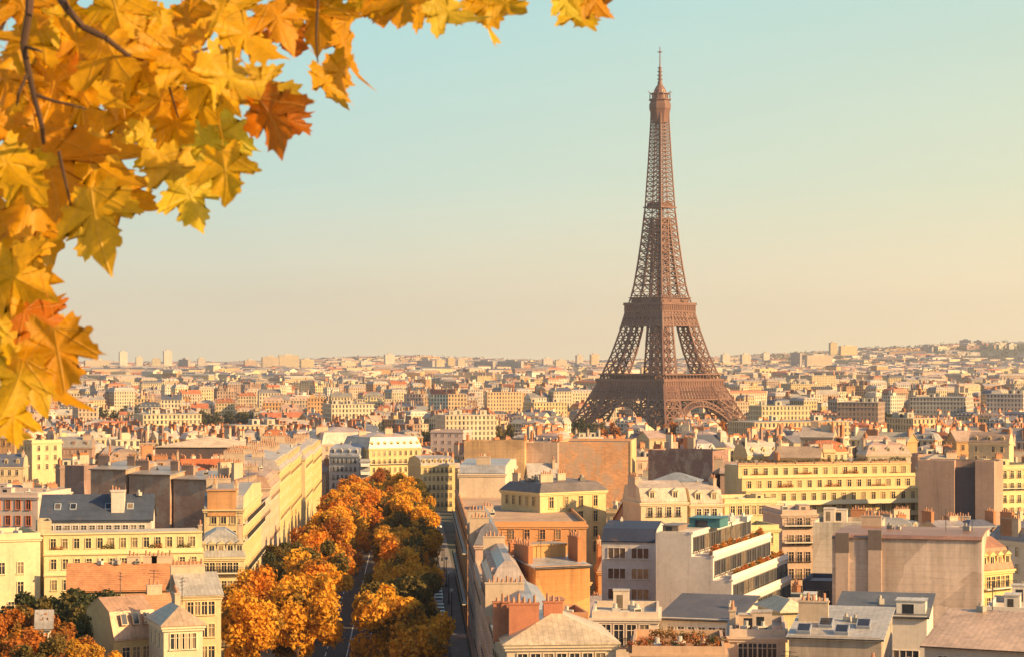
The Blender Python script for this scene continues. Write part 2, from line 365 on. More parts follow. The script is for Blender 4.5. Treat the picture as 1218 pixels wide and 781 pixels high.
def roof_mesh(mb, w, d, h, kind, rh, gable_mb=None, y0=0.0):
    x0, x1, a, b = -w / 2, w / 2, y0, y0 + d
    if kind == 'flat':
        mb.face([(x0 + .27, a + .27, h - .7), (x1 - .27, a + .27, h - .7), (x1 - .27, b - .27, h - .7), (x0 + .27, b - .27, h - .7)])
        return
    if kind == 'mansard':                             # steep front and back, party walls at the sides
        i1 = min(1.3, d * .2); prof = [(a - .2, h), (a + i1, h + rh * .68), (d / 2 + y0, h + rh), (b - i1, h + rh * .68), (b + .2, h)]
        g = .02
    elif kind == 'gable':
        prof = [(a - .45, h - .12), (d / 2 + y0, h + rh), (b + .45, h - .12)]; g = .35
    elif kind == 'shed':
        prof = [(a - .4, h - .1), (b + .4, h + rh)]; g = .3
    if kind in ('mansard', 'gable', 'shed'):
        for (ya, za), (yb, zb) in zip(prof, prof[1:]):
            mb.face([(x0 - g, ya, za), (x1 + g, ya, za), (x1 + g, yb, zb), (x0 - g, yb, zb)])
            mb.face([(x0 - g, ya, za - .18), (x0 - g, yb, zb - .18), (x1 + g, yb, zb - .18), (x1 + g, ya, za - .18)])
            for xx in (x0 - g, x1 + g): mb.face([(xx, ya, za), (xx, yb, zb), (xx, yb, zb - .18), (xx, ya, za - .18)])
        if gable_mb is not None:
            for xx in (x0 + .004, x1 - .004): gable_mb.face([(xx, y, z - .1) for y, z in prof] if kind != 'shed' else [(xx, a, h - .2), (xx, b, h - .2), (xx, b, h + rh - .1)])
            if kind == 'shed': gable_mb.face([(x0, b - .002, h - .1), (x1, b - .002, h - .1), (x1, b - .002, h + rh - .1), (x0, b - .002, h + rh - .1)])
        return
    def ringat(ins, z): return [(x0 + ins, a + ins, z), (x1 - ins, a + ins, z), (x1 - ins, b - ins, z), (x0 + ins, b - ins, z)]
    m_ = min(w, d) / 2
    if kind == 'hip': rings = [ringat(-.45, h), ringat(m_ - .05, h + rh)]
    else: rings = [ringat(-.22, h), ringat(min(1.2, m_ * .4), h + rh * .72), ringat(min(m_ - .1, m_ * .8), h + rh)]     # 'hipmansard'
    mb.ring([(x, y, z - .15) for x, y, z in rings[0]], rings[0])
    for A, B in zip(rings, rings[1:]): mb.ring(A, B)
    mb.face(rings[-1])
def jit0(c): k = rnd.uniform(.6, 1.3); return tuple(x * k for x in c)
def put(mesh, name, parent, face, u, z, w, d, sx=1, sz=1, color=None, y0=0.0, out=0.0):
    loc, rz = {'F': ((u, y0 - out, z), 0), 'R': ((w / 2 + out, y0 + d / 2 + u, z), R(90)), 'L': ((-w / 2 - out, y0 + d / 2 - u, z), R(-90)), 'B': ((-u, y0 + d + out, z), R(180))}[face]
    return link(name, mesh, parent, color, loc, rz, (sx, 1, sz))
NWIN = [0]
def windows(root, face, n, rows, w, d, ztop, fh=3.05, kind='plain', sx=1.15, sz=1.9, color=(.5, .46, .40), margin=.9, y0=0.0, span=None, skip=0.0):
    L = span or ((w if face in 'FB' else d) - 2 * margin)
    for r in range(rows):
        k_ = kind if isinstance(kind, str) else kind[r % len(kind)]
        for i in range(n):
            if skip and rnd.random() < skip: continue
            u = -L / 2 + L * (i + .5) / n
            put(WIN[k_], 'window', root, face, u, ztop - .75 - sz - r * fh, w, d, sx, sz, color, y0); NWIN[0] += 1
def add_chimney(parent, x, y, z, n, h, rz=0, color=(.5, .38, .28)): return link('chimney', CHIM[(n, h)], parent, color, (x, y, z), rz)
def balcony(root, face, w, d, z, L=None, u=0, y0=0.0, dep=.9, solid=False, color=(.6, .55, .45)):
    L = L or ((w if face in 'FB' else d) - .4); mb = MB(); mb.box(-L / 2, L / 2, -dep, .02, -.18, 0, 0)
    if solid:
        mb.box(-L / 2, L / 2, -dep, -dep + .12, 0, .95, 0)
        for sx in (-1, 1): mb.box(sx * L / 2 - .06, sx * L / 2 + .06, -dep + .12, 0, 0, .95, 0)
    else:
        mb.box(-L / 2, L / 2, -dep + .02, -dep + .07, .9, .96, 1)
        k = int(L / .32)
        for i in range(k + 1): x = -L / 2 + .03 + (L - .06) * i / k; mb.box(x - .018, x + .018, -dep + .03, -dep + .06, 0, .9, 1)
    return put(mb.mesh('balcony', [M['trim'], M['iron']]), 'balcony', root, face, u, z, w, d, 1, 1, color, y0)

CREAM, WHITE, PINK, OCHRE, ORANGE, BROWN, MAUVE, YELL = (.50, .42, .30), (.62, .57, .50), (.50, .38, .32), (.50, .36, .18), (.52, .25, .11), (.30, .19, .14), (.27, .17, .15), (.56, .44, .22)
ZINC, SLATE, TILE, DARK, PALE, RUST = (.36, .325, .30), (.06, .075, .11), (.40, .13, .055), (.10, .09, .09), (.48, .43, .37), (.28, .13, .08)
class B: pass
def place(xl, xr, ytop, Y, yaw, depth, ybot=None):
    b = B(); b.yaw = R(yaw); pc = (xl + xr) / 2
    b.X = PX(pc, Y); b.Y = Y; b.w = (xr - xl) / FPX * Y / math.cos(b.yaw); b.d = depth
    b.g = ground(b.X, Y); b.h = PZ(ytop, Y) - b.g; b.px = (xl, xr, ytop, ybot or ytop + 40)
    RECTS.append(corners(b.X, b.Y, b.yaw, b.w, b.d)); PROT.append((xl, xr, ytop, ybot or ytop + 40, Y))
    return b
def house(label, xl, xr, ytop, Y, yaw, depth, ybot=None, wall=CREAM, wmat='stucco', roof='mansard', rcol=ZINC, rmat=None, rh=3.2, F=None, Rr=None, L=None,
          dormers=0, chim=(), balc=(), cat='building', name='apartment_building', group=None, cornice=True, clutter=0, trim=None, short=None, base=None, chcol=(.5, .38, .28)):
    b = place(xl, xr, ytop, Y, yaw, depth, ybot)
    root = empty(name, (b.X, b.Y, b.g), b.yaw); tag(root, label, cat, group); b.root = root
    if short: LAND.append(((xl + xr) / 2, ytop, Y, short))
    w, d, h = b.w, b.d, b.h; trim = trim or tuple(min(.75, c * 1.12) for c in wall)
    wm = MB(); shell(wm, w, d, h, parapet=(roof == 'flat'), cornice=cornice); rm = MB(); roof_mesh(rm, w, d, h, roof, rh, wm)
    wm.build('wall', [M[wmat], M['trim']], root, wall)
    rmat = rmat or {'flat': 'gravel', 'hip': 'zinc', 'gable': 'tile'}.get(roof, 'zinc')
    ro = rm.build('roof', M[rmat], root, rcol); b.roof = ro
    for face, spec in (('F', F), ('R', Rr), ('L', L)):
        if spec:
            n, rows, kind = spec[:3]; kw = spec[3] if len(spec) > 3 else {}
            windows(root, face, n, rows, w, d, h - (.6 if roof == 'flat' else .2), kind=kind, color=trim, **kw)
    for i in range(dormers):
        u = -w / 2 + w * (i + .5) / dormers; link('dormer', DORMER, root, trim, (u, .25, h + .15), 0, (1, 1, min(1.1, rh / 3.4)))
    for face, row in balc: balcony(root, face, w, d, h - 2.7 - 3.05 * row)
    for (fx, fy, n, hh, rz) in chim:
        zr = h + (0 if roof == 'flat' else rh * .8); add_chimney(ro, fx * w / 2, fy * d, zr, n, hh, R(rz), chcol)
    if roof == 'flat':
        for i in range(clutter):
            q = rnd.random(); x, y = rnd.uniform(-w / 2 + 1.5, w / 2 - 1.5), rnd.uniform(1.5, d - 1.5)
            if q < .35: link('roof_hut', HUT, root, wall, (x, y, h - .7), 0, (rnd.uniform(1.6, 3), rnd.uniform(1.6, 3), rnd.uniform(1.4, 2.4)))
            elif q < .7: link('vent', VENT, root, (.45, .42, .38), (x, y, h - .7), rnd.uniform(0, 3))
            else: link('skylight', SKYL, root, (.5, .5, .5), (x, y, h - .7), 0, (1.5, 1.5, 1))
    else:
        for i in range(int(w / 4)):
            x = rnd.uniform(-w * .42, w * .42); zz = h + rh * (.93 if roof != 'shed' else .45)
            if rnd.random() < .55: link('vent', VENT, root, jit0((.42, .38, .33)), (x, d * .5 + rnd.uniform(-.6, .6), zz), rnd.uniform(0, 3), (rnd.uniform(.5, .9),) * 3)
            elif rnd.random() < .5: link('aerial', AERIAL, root, None, (x, d * .5, zz), rnd.uniform(0, 3))
    if clutter and roof != 'flat':
        link('aerial', AERIAL, root, None, (rnd.uniform(-w / 3, w / 3), d * .5, h + rh * .9), rnd.uniform(0, 3))
    return b

# tiers: a block whose upper storeys step back behind terraces
def tiered(label, xl, xr, ytop, Y, yaw, depth, ybot, wall, steps, face='F', floor=3.1, n=6, kind='plain', rcol=PALE, short=None, plant=None, sx=1.4, sz=1.8, name='apartment_building', solid=True, trim=None, lower=2):
    b = place(xl, xr, ytop, Y, yaw, depth, ybot); root = empty(name, (b.X, b.Y, b.g), b.yaw); tag(root, label, 'building'); b.root = root; wcol = (.16, .15, .15) if kind == 'strip' else None
    if short: LAND.append(((xl + xr) / 2, ytop, Y, short))
    w, d, h = b.w, b.d, b.h; z = h; trim = trim or tuple(min(.78, c * 1.1) for c in wall); b.levels = []
    tot = sum(steps); wm = MB(); y0 = tot
    for k, st in enumerate([0] + list(steps)):
        y0 -= st; last = k == len(steps); zb = -4 if last else z - floor
        x1 = w / 2 - .002 * (len(steps) - k); mx_ = y0
        if face == 'F': wm.box(-x1, x1, y0, d - .003 * k, zb, z, 0, bottom=False, uv=True)
        else: wm.box(-w / 2 + .003 * k, w / 2 - y0, .003 * k, d - .003 * k, zb, z, 0, bottom=False, uv=True)
        b.levels.append((y0, z)); 
        if face == 'F': wm.box(-w / 2 - .1, w / 2 + .1, y0 - .22, y0 + .3, z - .02, z + .22, 1)
        else: wm.box(w / 2 - y0 - .3, w / 2 - y0 + .22, -.1, d + .1, z - .02, z + .22, 1)
        z -= floor
    wm.build('wall', [M['stucco'], M['trim']], root, wall)
    rm = MB(); y_ = tot
    if face == 'F': rm.box(-w / 2 + .4, w / 2 - .4, y_ + .5, d - .4, h + .01, h + .12)
    else: rm.box(-w / 2 + .4, w / 2 - y_ - .5, .4, d - .4, h + .01, h + .12)
    b.roof = rm.build('roof', M['gravel'], root, rcol)
    for k, (yy, zz) in enumerate(b.levels):
        last = k == len(b.levels) - 1
        for r in range(lower if last else 1):
            L = (w if face == 'F' else d) - 1.2
            for i in range(n):
                u = -L / 2 + L * (i + .5) / n
                if face == 'F': put(WIN[kind], 'window', root, 'F', u, zz - .55 - sz - r * floor, w, d, sx, sz, wcol or trim, yy)
                else: link('window', WIN[kind], root, wcol or trim, (w / 2 - yy, d / 2 + u, zz - .55 - sz - r * floor), R(90), (sx, 1, sz))
        # balustrade of the terrace that this storey's front looks on to
        if k < len(b.levels) - 1:
            y2 = b.levels[k + 1][0]; zf = b.levels[k + 1][1]; mb = MB(); LL = (w if face == 'F' else d)
            if solid: mb.box(-LL / 2, LL / 2, -.14, 0, .2, .8, 0)
            else:
                mb.box(-LL / 2, LL / 2, -.08, -.03, 1.0, 1.06, 1)
                for i in range(int(LL / .4)): mb.box(-LL / 2 + i * .4, -LL / 2 + i * .4 + .04, -.07, -.04, .2, 1.0, 1)
            me = mb.mesh('balustrade', [M['trim'], M['iron']])
            if face == 'F': link('balustrade', me, root, trim, (0, y2 + .1, zf))
            else: link('balustrade', me, root, trim, (w / 2 - y2 - .1, d / 2, zf), R(90))
    return b

# ------------------------------------------------------------------ planters on terraces and roofs (each its own thing)
def leafball(mb, c, rx, rz, n, size, rg):
    for _ in range(n):
        v = Vector((rg.gauss(0, 1), rg.gauss(0, 1), rg.gauss(0, 1))).normalized() * (rg.random() ** .4); p = Vector(c) + Vector((v.x * rx, v.y * rx, v.z * rz))
        a = Vector((rg.gauss(0, 1), rg.gauss(0, 1), rg.gauss(0, 1))).normalized(); b = a.orthogonal().normalized() * size * rg.uniform(.6, 1.2); a = a * size * rg.uniform(.6, 1.2)
        mb.face([p - a, p - b * .6, p + a, p + b * .6])
def leaf_cluster_mat(name, other, lo=.42, hi=.62, sc_=.5):
    m, t, b = mat(name); c = colsrc(t, 'obj'); P = nd(t, 'ShaderNodeTexCoord').outputs['Object']; W_ = world_pos(t)
    c = mixc(t, mrange(t, nz(t, sc_, 3, W_), lo, hi, 0, 1), c, other); c = mul(t, c, mrange(t, nz(t, 3.0, 2, W_), .3, .7, .65, 1.35))
    lk(t, c, b.inputs['Base Color']); b.inputs['Roughness'].default_value = .75
    tr = nd(t, 'ShaderNodeBsdfTranslucent'); lk(t, c, tr.inputs['Color']); ms = nd(t, 'ShaderNodeMixShader'); ms.inputs[0].default_value = .4
    lk(t, b.outputs[0], ms.inputs[1]); lk(t, tr.outputs[0], ms.inputs[2]); lk(t, ms.outputs[0], t.nodes['Material Output'].inputs['Surface']); return m
M['autumn'] = leaf_cluster_mat('autumn_leaves', (.17, .11, .018), .50, .66, .24)
M['shrub'] = leaf_cluster_mat('shrub_leaves', (.07, .075, .02), .45, .6, .9)
PLANT = []
for s_ in range(3):
    mb = MB(); rg = random.Random(50 + s_)
    for k in range(9): leafball(mb, (-1.6 + .4 * k, rg.uniform(-.1, .1), .65 + rg.uniform(0, .35)), .36, .38 + rg.uniform(0, .3), 45, .14, rg)
    PLANT.append(mb.mesh('foliage', [M['shrub']]))
pb = MB(); pb.box(-1.9, 1.9, -.3, .3, 0, .5); PBOX = pb.mesh('planter_box', [M['trim']])
def planter(b, lx, ly, z, label, col=(.42, .13, .02), rz=0, s=1.0, box=(.35, .2, .12)):
    p = Matrix.Translation((b.X, b.Y, b.g)) @ Matrix.Rotation(b.yaw, 4, 'Z') @ Vector((lx, ly, z))
    o = empty('roof_planter', p, b.yaw + rz); tag(o, label, 'planter', 'planters on roof terraces')
    link('planter_box', PBOX, o, box, None, 0, (s, 1, 1)); link('foliage', rnd.choice(PLANT), o, col, None, 0, (s, 1, rnd.uniform(.8, 1.3)))

# ------------------------------------------------------------------ left bank of the avenue
YB = (.60, .46, .26)
b = house('pale pink block with orange window frames at the picture edge', -40, 47, 585, 438, -12, 16, 632, (.60, .46, .40), roof='flat', rcol=PALE, F=(6, 4, 'plain'), Rr=(3, 3, 'plain'), clutter=4, trim=(.55, .16, .05))
b = house('low sunlit cream block with bare upper wall beside the garden trees', -40, 44, 634, 350, 24, 12, 705, (.62, .52, .33), roof='flat', rcol=PALE, F=(7, 5, 'plain', dict(skip=.5)), clutter=3)
b = house('narrow bare cream stair tower standing between two low cream blocks', 45, 61, 619, 357, 14, 7, 700, (.62, .52, .36), roof='flat', rcol=PALE, cornice=False, wmat='party')
b = house('white attic house with dark blue slate roof and skylights', 50, 179, 617, 388, 6, 11, 636, (.60, .53, .47), roof='gable', rcol=SLATE, rmat='slate', rh=4.0, F=(12, 3, 'plain', dict(sz=1.5)), chim=[(.42, .45, 3, 1.4, 90)], short='the white attic house', cornice=False)
for k, u in enumerate((-.36, -.22, .1, .3)): link('skylight', SKYL, b.root, (.45, .5, .55), (u * b.w, 2.6, b.h + 1.93), 0, (1.1, 1.3, 1)).rotation_euler = (math.atan2(4.0, 5.5), 0, 0)
mb = MB(); mb.box(-1.1, 1.1, 0, 3.2, -1, 4.6); mb.box(-1.25, 1.25, -.12, 3.3, 4.6, 4.8); mb.build('gable_wall', M['stucco'], b.root, (.6, .52, .46), (b.w * .19, 1.2, b.h))
b = tiered('long cream terraced block with two strips of setback balconies', 57, 241, 637, 354, 13, 14, 690, (.62, .50, .28), (2.6, 2.6), 'F', 3.0, 13, 'plain', PALE, 'the long cream terraced block', sx=1.0, sz=1.7, lower=3)
for k, fx in enumerate((-.42, -.1, .2, .38)): planter(b, fx * b.w, b.levels[1][0] + .9, b.levels[1][1], ['clipped shrub box at the left end of the long cream terrace', 'small shrub box on the middle of the long cream terrace', 'shrub box right of centre on the long cream terrace', 'shrub box at the right end of the long cream terrace'][k], (.10, .09, .02) if k % 2 else (.3, .1, .02), 0, .6)
for lab, xl, xr, yt, Y, wd in (('leftmost length of bare brown brick party wall above the slate roof', 106, 151, 557, 482, 5), ('middle length of bare brown brick party wall with sloping top', 151.5, 204, 563, 478, 6), ('right length of bare brown brick party wall beside the corner mansard', 204.5, 262, 569, 474, 5)):
    b = house(lab, xl, xr, yt, Y, -24, 11, 630, (.37, .23, .17), 'brick', roof='shed', rcol=ZINC, rmat='zinc', rh=1.2, cornice=False, chim=[(-.7, .5, 5, 1.4, 90), (.75, .5, 3, 1.4, 90)], name='party_wall_house', chcol=(.35, .22, .16))
LAND.append((180, 560, 478, 'the brown brick party walls'))
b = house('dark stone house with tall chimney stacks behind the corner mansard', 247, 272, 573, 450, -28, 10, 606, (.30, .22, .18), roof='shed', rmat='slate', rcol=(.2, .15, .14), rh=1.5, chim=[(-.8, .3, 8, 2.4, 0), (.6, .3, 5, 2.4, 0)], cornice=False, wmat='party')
b = house('sunlit yellow avenue house with long shadowed balconies at the near corner', 243, 289, 604, 417, 2.5, 50, 640, YB, roof='mansard', rh=3.4, Rr=(14, 6, ['french', 'french', 'plain'], dict(sx=1.2, sz=2.1)), F=(3, 3, 'plain'), balc=[('R', 0), ('R', 1), ('R', 3), ('R', 4)], chim=[(-.6, .1, 5, 1.4, 0), (.5, .1, 5, 1.4, 0), (-.2, .5, 8, 1.4, 90), (.3, .8, 5, 1.4, 90)], short='the near yellow avenue house', clutter=1)
tb = MB(); tb.box(-2.6, 2.6, -1.8, 2.4, -2, 2.6); tb.box(-2.8, 2.8, -2.0, 2.6, 2.6, 2.85, 1); tb.build('roof_hut', [M['party'], M['zinc']], b.root, (.55, .28, .12), (-b.w * .05, 1.6, b.h + .6))
b = house('cream corner block with zinc mansard and row of dormers facing the Arc', 236, 290, 661, 378, 8, 13, 770, (.60, .49, .30), roof='hipmansard', rcol=(.42, .40, .37), rh=4.2, F=(6, 5, ['french', 'plain'], dict(sx=1.0, sz=1.9)), Rr=(7, 5, 'french'), dormers=5, chim=[(-.9, .3, 5, 1.4, 0), (.85, .4, 5, 1.4, 0)], balc=[('F', 0), ('F', 3)], short='the dormered corner mansard')
# the avenue's far left row
def side_dormers(b, sx, wall, roof):
    if roof != 'hipmansard': return
    n = max(1, int(b.d / 3.6))
    for i in range(n): link('dormer', DORMER, b.root, tuple(min(.7, c * 1.1) for c in wall), (sx * (b.w / 2 - .3), b.d * (i + .5) / n, b.h + .15), R(90 * sx), (.85, .8, .9))
def row_left(label, Y0, Y1, drop, wall, wid=12, rows=6, n=None, **kw):
    X1 = AX(Y0) - AVW; xr = SX(X1, Y0); xl = SX(X1 - wid, Y0)
    kw.setdefault('rcol', rnd.choice([(.46, .36, .30), (.42, .36, .33), (.5, .4, .32)]))
    kw['chim'] = list(kw.get('chim', ())) + [(rnd.choice([-.5, 0, .4]), (i + .5) / max(1, (Y1 - Y0) / 9), rnd.choice([5, 8]), 1.4, 90) for i in range(int((Y1 - Y0) / 9))]
    if kw.get('roof') == 'mansard': kw['roof'] = 'hipmansard'
    b = house(label, xl, xr, HY + drop / Y0 * FPX, Y0, 2.5, Y1 - Y0, None, wall, F=(3, 3, 'plain'), Rr=(n or int((Y1 - Y0) / 3), rows, ['french', 'plain', 'plain'], dict(sx=1.15, sz=2.0)), **kw)
    side_dormers(b, 1, wall, kw.get('roof')); return b
row_left('pinkish avenue house with setback top floor next to the near yellow house', 472, 508, 31, (.55, .42, .33), 11, 4, roof='flat', rcol=RUST, clutter=3)
row_left('pale pink avenue house with brown mansard, second along the left row', 509, 544, 29, (.56, .42, .32), 12, 4, roof='mansard', rcol=(.45, .28, .18), chim=[(0, .05, 8, 1.4, 90)])
row_left('tall sunlit yellow avenue house with plain stone front in the left row', 546, 590, 27, YB, 13, 5, chim=[(-.3, .02, 8, 1.4, 90), (.2, .98, 8, 1.4, 90)], roof='mansard', short='the tall yellow avenue house')
row_left('sunlit avenue house with dark chimney wall before the street gap', 591, 652, 27.5, (.60, .44, .22), 13, 5, chim=[(-.3, .5, 8, 1.4, 90), (.3, .98, 12, 2.4, 90)], roof='mansard', clutter=1)
row_left('cream avenue house just past the street gap in the left row', 676, 725, 30, (.62, .48, .26), 13, 5, roof='mansard', chim=[(0, .5, 8, 1.4, 90)])
row_left('farthest sunlit avenue house at the end of the left row', 726, 800, 31, (.60, .45, .22), 13, 5, roof='mansard', chim=[(0, .3, 8, 1.4, 90), (0, .9, 5, 1.4, 90)])
b = house('bluish white house closing the avenue left of the yellow mansard', 391, 428, 541, 835, -18, 14, 580, (.50, .49, .49), roof='mansard', rcol=(.42, .42, .45), rh=4, F=(6, 5, 'french'), dormers=4)
b = house('slim block with white balcony bands beside the yellow mansard', 428.5, 440, 545, 828, 4, 14, 580, (.35, .35, .38), roof='flat', F=(2, 5, 'plain'), rcol=DARK)
for k in range(4): balcony(b.root, 'F', b.w, b.d, b.h - 2.6 - 3.0 * k, None, 0, 0, 1.6, True, (.7, .68, .64))
b = house('yellow mansard block with pink zinc roof closing the avenue', 440, 500, 532, 838, 30, 22, 582, (.61, .46, .24), roof='hipmansard', rcol=(.50, .38, .32), rh=5.5, F=(9, 6, ['plain', 'french']), L=(6, 5, 'plain'), dormers=8, chim=[(.2, .3, 5, 2.4, 90), (-.5, .6, 5, 1.4, 90)], short='the avenue end mansard', balc=[('F', 1), ('F', 3)])
b = house('broad pinkish mansard roof behind the bluish white house', 384, 446, 527, 870, 20, 24, 545, (.55, .42, .34), roof='hipmansard', rcol=(.52, .40, .34), rh=6, F=(9, 4, 'plain'), chim=[(-.6, .3, 8, 1.4, 90)])
b = house('lower yellow house right of the yellow mansard above the trees', 501, 541, 552, 815, 22, 14, 588, (.61, .46, .24), roof='mansard', rcol=(.42, .38, .36), F=(7, 5, ['french', 'plain']), dormers=6, chim=[(.9, .4, 5, 1.4, 0)])
b = house('plain pink block with small square windows behind the avenue end', 512, 551, 511, 960, -14, 14, 545, (.52, .41, .38), roof='flat', F=(4, 6, 'plain', dict(sx=1.1, sz=1.2)), rcol=DARK)
# lower left yard
b = house('long orange tiled roof below the cream terraced block', 84, 236, 700, 322, 10, 10, 722, (.52, .36, .2), roof='gable', rcol=(.50, .22, .10), rh=3.4, chim=[(.35, .5, 3, 1.4, 90), (.6, .5, 5, 1.4, 90), (.1, .5, 3, 1.4, 90)], F=(9, 2, 'plain'), cornice=False, short='the long orange tiled roof')
b = house('yellow gabled house with steep pinkish roof and skylights in the yard', 138, 186, 758, 270, 34, 9, 781, (.58, .38, .18), roof='mansard', rcol=(.50, .30, .19), rh=4.6, F=(3, 4, 'plain'), Rr=(3, 4, 'plain'), cornice=False)
for k in range(3): link('skylight', SKYL, b.root, (.6, .45, .3), (-1.4 + 1.5 * k, .5, b.h + 2.2), 0, (.8, 1.2, 1)).rotation_euler = (R(68), 0, 0)
b = house('small orange roofed shed between the steep roof house and the long tiled roof', 160, 204, 728, 296, 20, 7, 745, (.55, .33, .16), roof='gable', rcol=(.45, .22, .11), rh=2.2, cornice=False, F=(3, 2, 'plain'), chim=[(.7, .5, 3, 1.4, 90)])
b = house('white house with small hipped roof lowest beside the avenue trees', 196, 240, 742, 262, 20, 9, 781, (.62, .52, .36), roof='hip', rcol=(.50, .36, .25), rh=1.9, F=(4, 4, 'plain'), L=(3, 3, 'plain'), chim=[(.2, .6, 3, 1.4, 0)])
b = house('cream yard house with zinc gable roof under the corner mansard', 216, 262, 706, 310, 18, 10, 735, (.60, .45, .26), roof='gable', rmat='zinc', rcol=(.45, .42, .38), rh=2.6, F=(4, 3, 'plain'), chim=[(-.5, .5, 3, 1.4, 90), (.5, .5, 5, 1.4, 90)])
b = house('white garden house half hidden by the dark yard trees', 44, 60, 746, 290, 10, 6, 765, (.62, .55, .46), roof='gable', rcol=(.4, .36, .33), rmat='zinc', rh=2, F=(2, 2, 'plain'), cornice=False)
b = house('red tiled long roof behind the near yellow avenue house', 222, 300, 563, 560, 16, 14, 575, (.55, .38, .22), roof='gable', rcol=(.50, .14, .05), rh=3.5, F=(9, 2, 'plain'), chim=[(.5, .5, 5, 1.4, 90)], short='the long red tiled roof')
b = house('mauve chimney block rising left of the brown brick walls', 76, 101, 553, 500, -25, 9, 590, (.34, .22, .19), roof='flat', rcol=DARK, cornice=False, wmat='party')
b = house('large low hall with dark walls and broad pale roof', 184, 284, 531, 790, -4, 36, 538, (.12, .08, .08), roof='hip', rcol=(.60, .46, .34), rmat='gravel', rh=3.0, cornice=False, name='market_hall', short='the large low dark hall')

# ------------------------------------------------------------------ right of the avenue
OR = (.54, .27, .12)
def row_right(label, Y0, Y1, drop, wid, wall, rows=6, **kw):
    X0 = AX(Y0) + AVW; xl = SX(X0, Y0); xr = SX(X0 + wid, Y0)
    kw['chim'] = list(kw.get('chim', ())) + [(rnd.choice([-.5, 0, .4]), (i + .5) / max(1, (Y1 - Y0) / 40), rnd.choice([3, 5]), 1.4, 90) for i in range(int((Y1 - Y0) / 40))]
    if kw.get('roof') == 'mansard': kw['roof'] = 'hipmansard'
    b = house(label, xl, xr, HY + drop / Y0 * FPX, Y0, 2.5, Y1 - Y0, None, wall, L=(int((Y1 - Y0) / 3.2), rows, ['french', 'plain', 'plain'], dict(sx=1.15, sz=2.0)), **kw)
    side_dormers(b, -1, wall, kw.get('roof')); return b
row_right('narrow avenue house with steep grey zinc mansard at the bottom', 252, 288, 31, 7.0, (.50, .36, .28), roof='mansard', rcol=(.36, .37, .40), rh=3, chim=[(0, .6, 8, 1.4, 90)])
row_right('avenue house with pinkish zinc roof and dormers behind the grey zinc mansard', 289, 322, 29, 4.6, (.52, .34, .25), roof='mansard', rcol=(.42, .34, .30), rh=3, chim=[(.3, .9, 5, 1.4, 90)])
row_right('low avenue house with flat brown roof left of the orange chimney block', 323, 358, 32, 4.4, (.56, .40, .30), roof='flat', rcol=(.36, .24, .17), clutter=5)
row_right('avenue house with dark slate mansard next to the big orange corner house', 359, 405, 29.5, 4.4, (.48, .33, .27), roof='mansard', rcol=(.20, .19, .21), rh=3.2, chim=[(0, .05, 5, 1.4, 90)])
b = row_right('big orange avenue corner house with wide stone cornice', 410, 520, 29.6, 21.5, OR, roof='flat', rcol=(.45, .30, .2), F=(7, 4, ['plain', 'french']), balc=[('L', 1), ('L', 4)], short='the big orange corner house')
b = house('yellow corner pavilion with tall windows and cluttered dark roof', 642, 722, 583, 448, 36, 13, 640, (.61, .46, .24), roof='hipmansard', rcol=(.14, .12, .12), rmat='slate', rh=2.2, F=(4, 4, 'plain', dict(sx=1.3, sz=2.3)), L=(5, 4, 'plain', dict(sx=1.1)), trim=(.6, .44, .2), chim=[(-.4, .2, 5, 1.4, 90), (.1, .3, 3, 1.4, 90), (-.8, .7, 3, 1.4, 0)], short='the yellow corner pavilion')
for k in range(5): link('vent', VENT, b.root, (.12, .11, .11), (rnd.uniform(-b.w * .4, b.w * .3), rnd.uniform(2, 10), b.h + 1.6), k)
b = house('plain cream block with grey zinc mansard over the avenue', 546, 601, 562, 492, -4, 36, 606, (.62, .50, .38), roof='mansard', rcol=(.36, .36, .38), rh=2.4, chim=[(.3, .1, 5, 1.4, 90)], L=(9, 5, 'french'), short='the plain cream block')
b = house('white gabled chimney house behind the yellow pavilion', 630, 664, 570, 520, 6, 9, 585, (.70, .62, .52), roof='gable', rmat='zinc', rcol=(.5, .45, .4), rh=3.6, cornice=False, chim=[(.8, .3, 3, 1.4, 0)], wmat='party')
b = house('orange and cream slab house left in the row of bare walls', 552, 624, 524, 665, -6, 12, 552, (.60, .38, .20), roof='flat', rcol=DARK, cornice=False, chim=[(.97, .3, 5, 1.4, 0), (-.95, .3, 5, 1.4, 0)], short='the orange-cream slab house', chcol=(.5, .2, .08), wmat='party')
b = house('pale mauve wall house between two orange slabs', 626, 663, 526, 668, -10, 12, 550, (.50, .37, .30), roof='flat', rcol=DARK, cornice=False, chim=[(.95, .3, 8, 1.4, 0)], chcol=(.32, .14, .07), wmat='party')
b = house('tall orange brick slab wall with a yellow lit end', 665, 749, 525, 615, -7, 26, 585, (.68, .36, .19), 'brick', roof='flat', rcol=DARK, cornice=False, Rr=(3, 1, 'plain', dict(skip=.9)), short='the tall orange slab wall')
mb = MB(); mb.box(-.2, .2, 0, 19.3, -16, 0.4); mb.build('gable_wall', M['stucco'], b.root, (.61, .46, .24), (b.w / 2 + .2, -.15, b.h))  # end slab yellower than the brick: the sunlight on it put into its colour
b = house('bright orange chimney block with patched zinc roof', 637, 702, 672, 300, 24, 11, 716, (.62, .30, .11), roof='shed', rcol=(.40, .40, .41), rh=1.2, L=None, cornice=False, chim=[(-.93, .2, 8, 1.4, 0), (.9, .2, 5, 2.4, 0), (-.2, .8, 5, 1.4, 90)], chcol=(.42, .16, .07), short='the bright orange chimney block', wmat='party')
mb = MB(); mb.box(-3.0, 2.4, 0, 4, -1, 1.2); mb.box(-3.2, 2.6, -.2, 4.1, 1.2, 1.4, 1); mb.build('roof_hut', [M['stucco'], M['zinc']], b.root, (.55, .30, .12), (1.0, 6, b.h + 1))
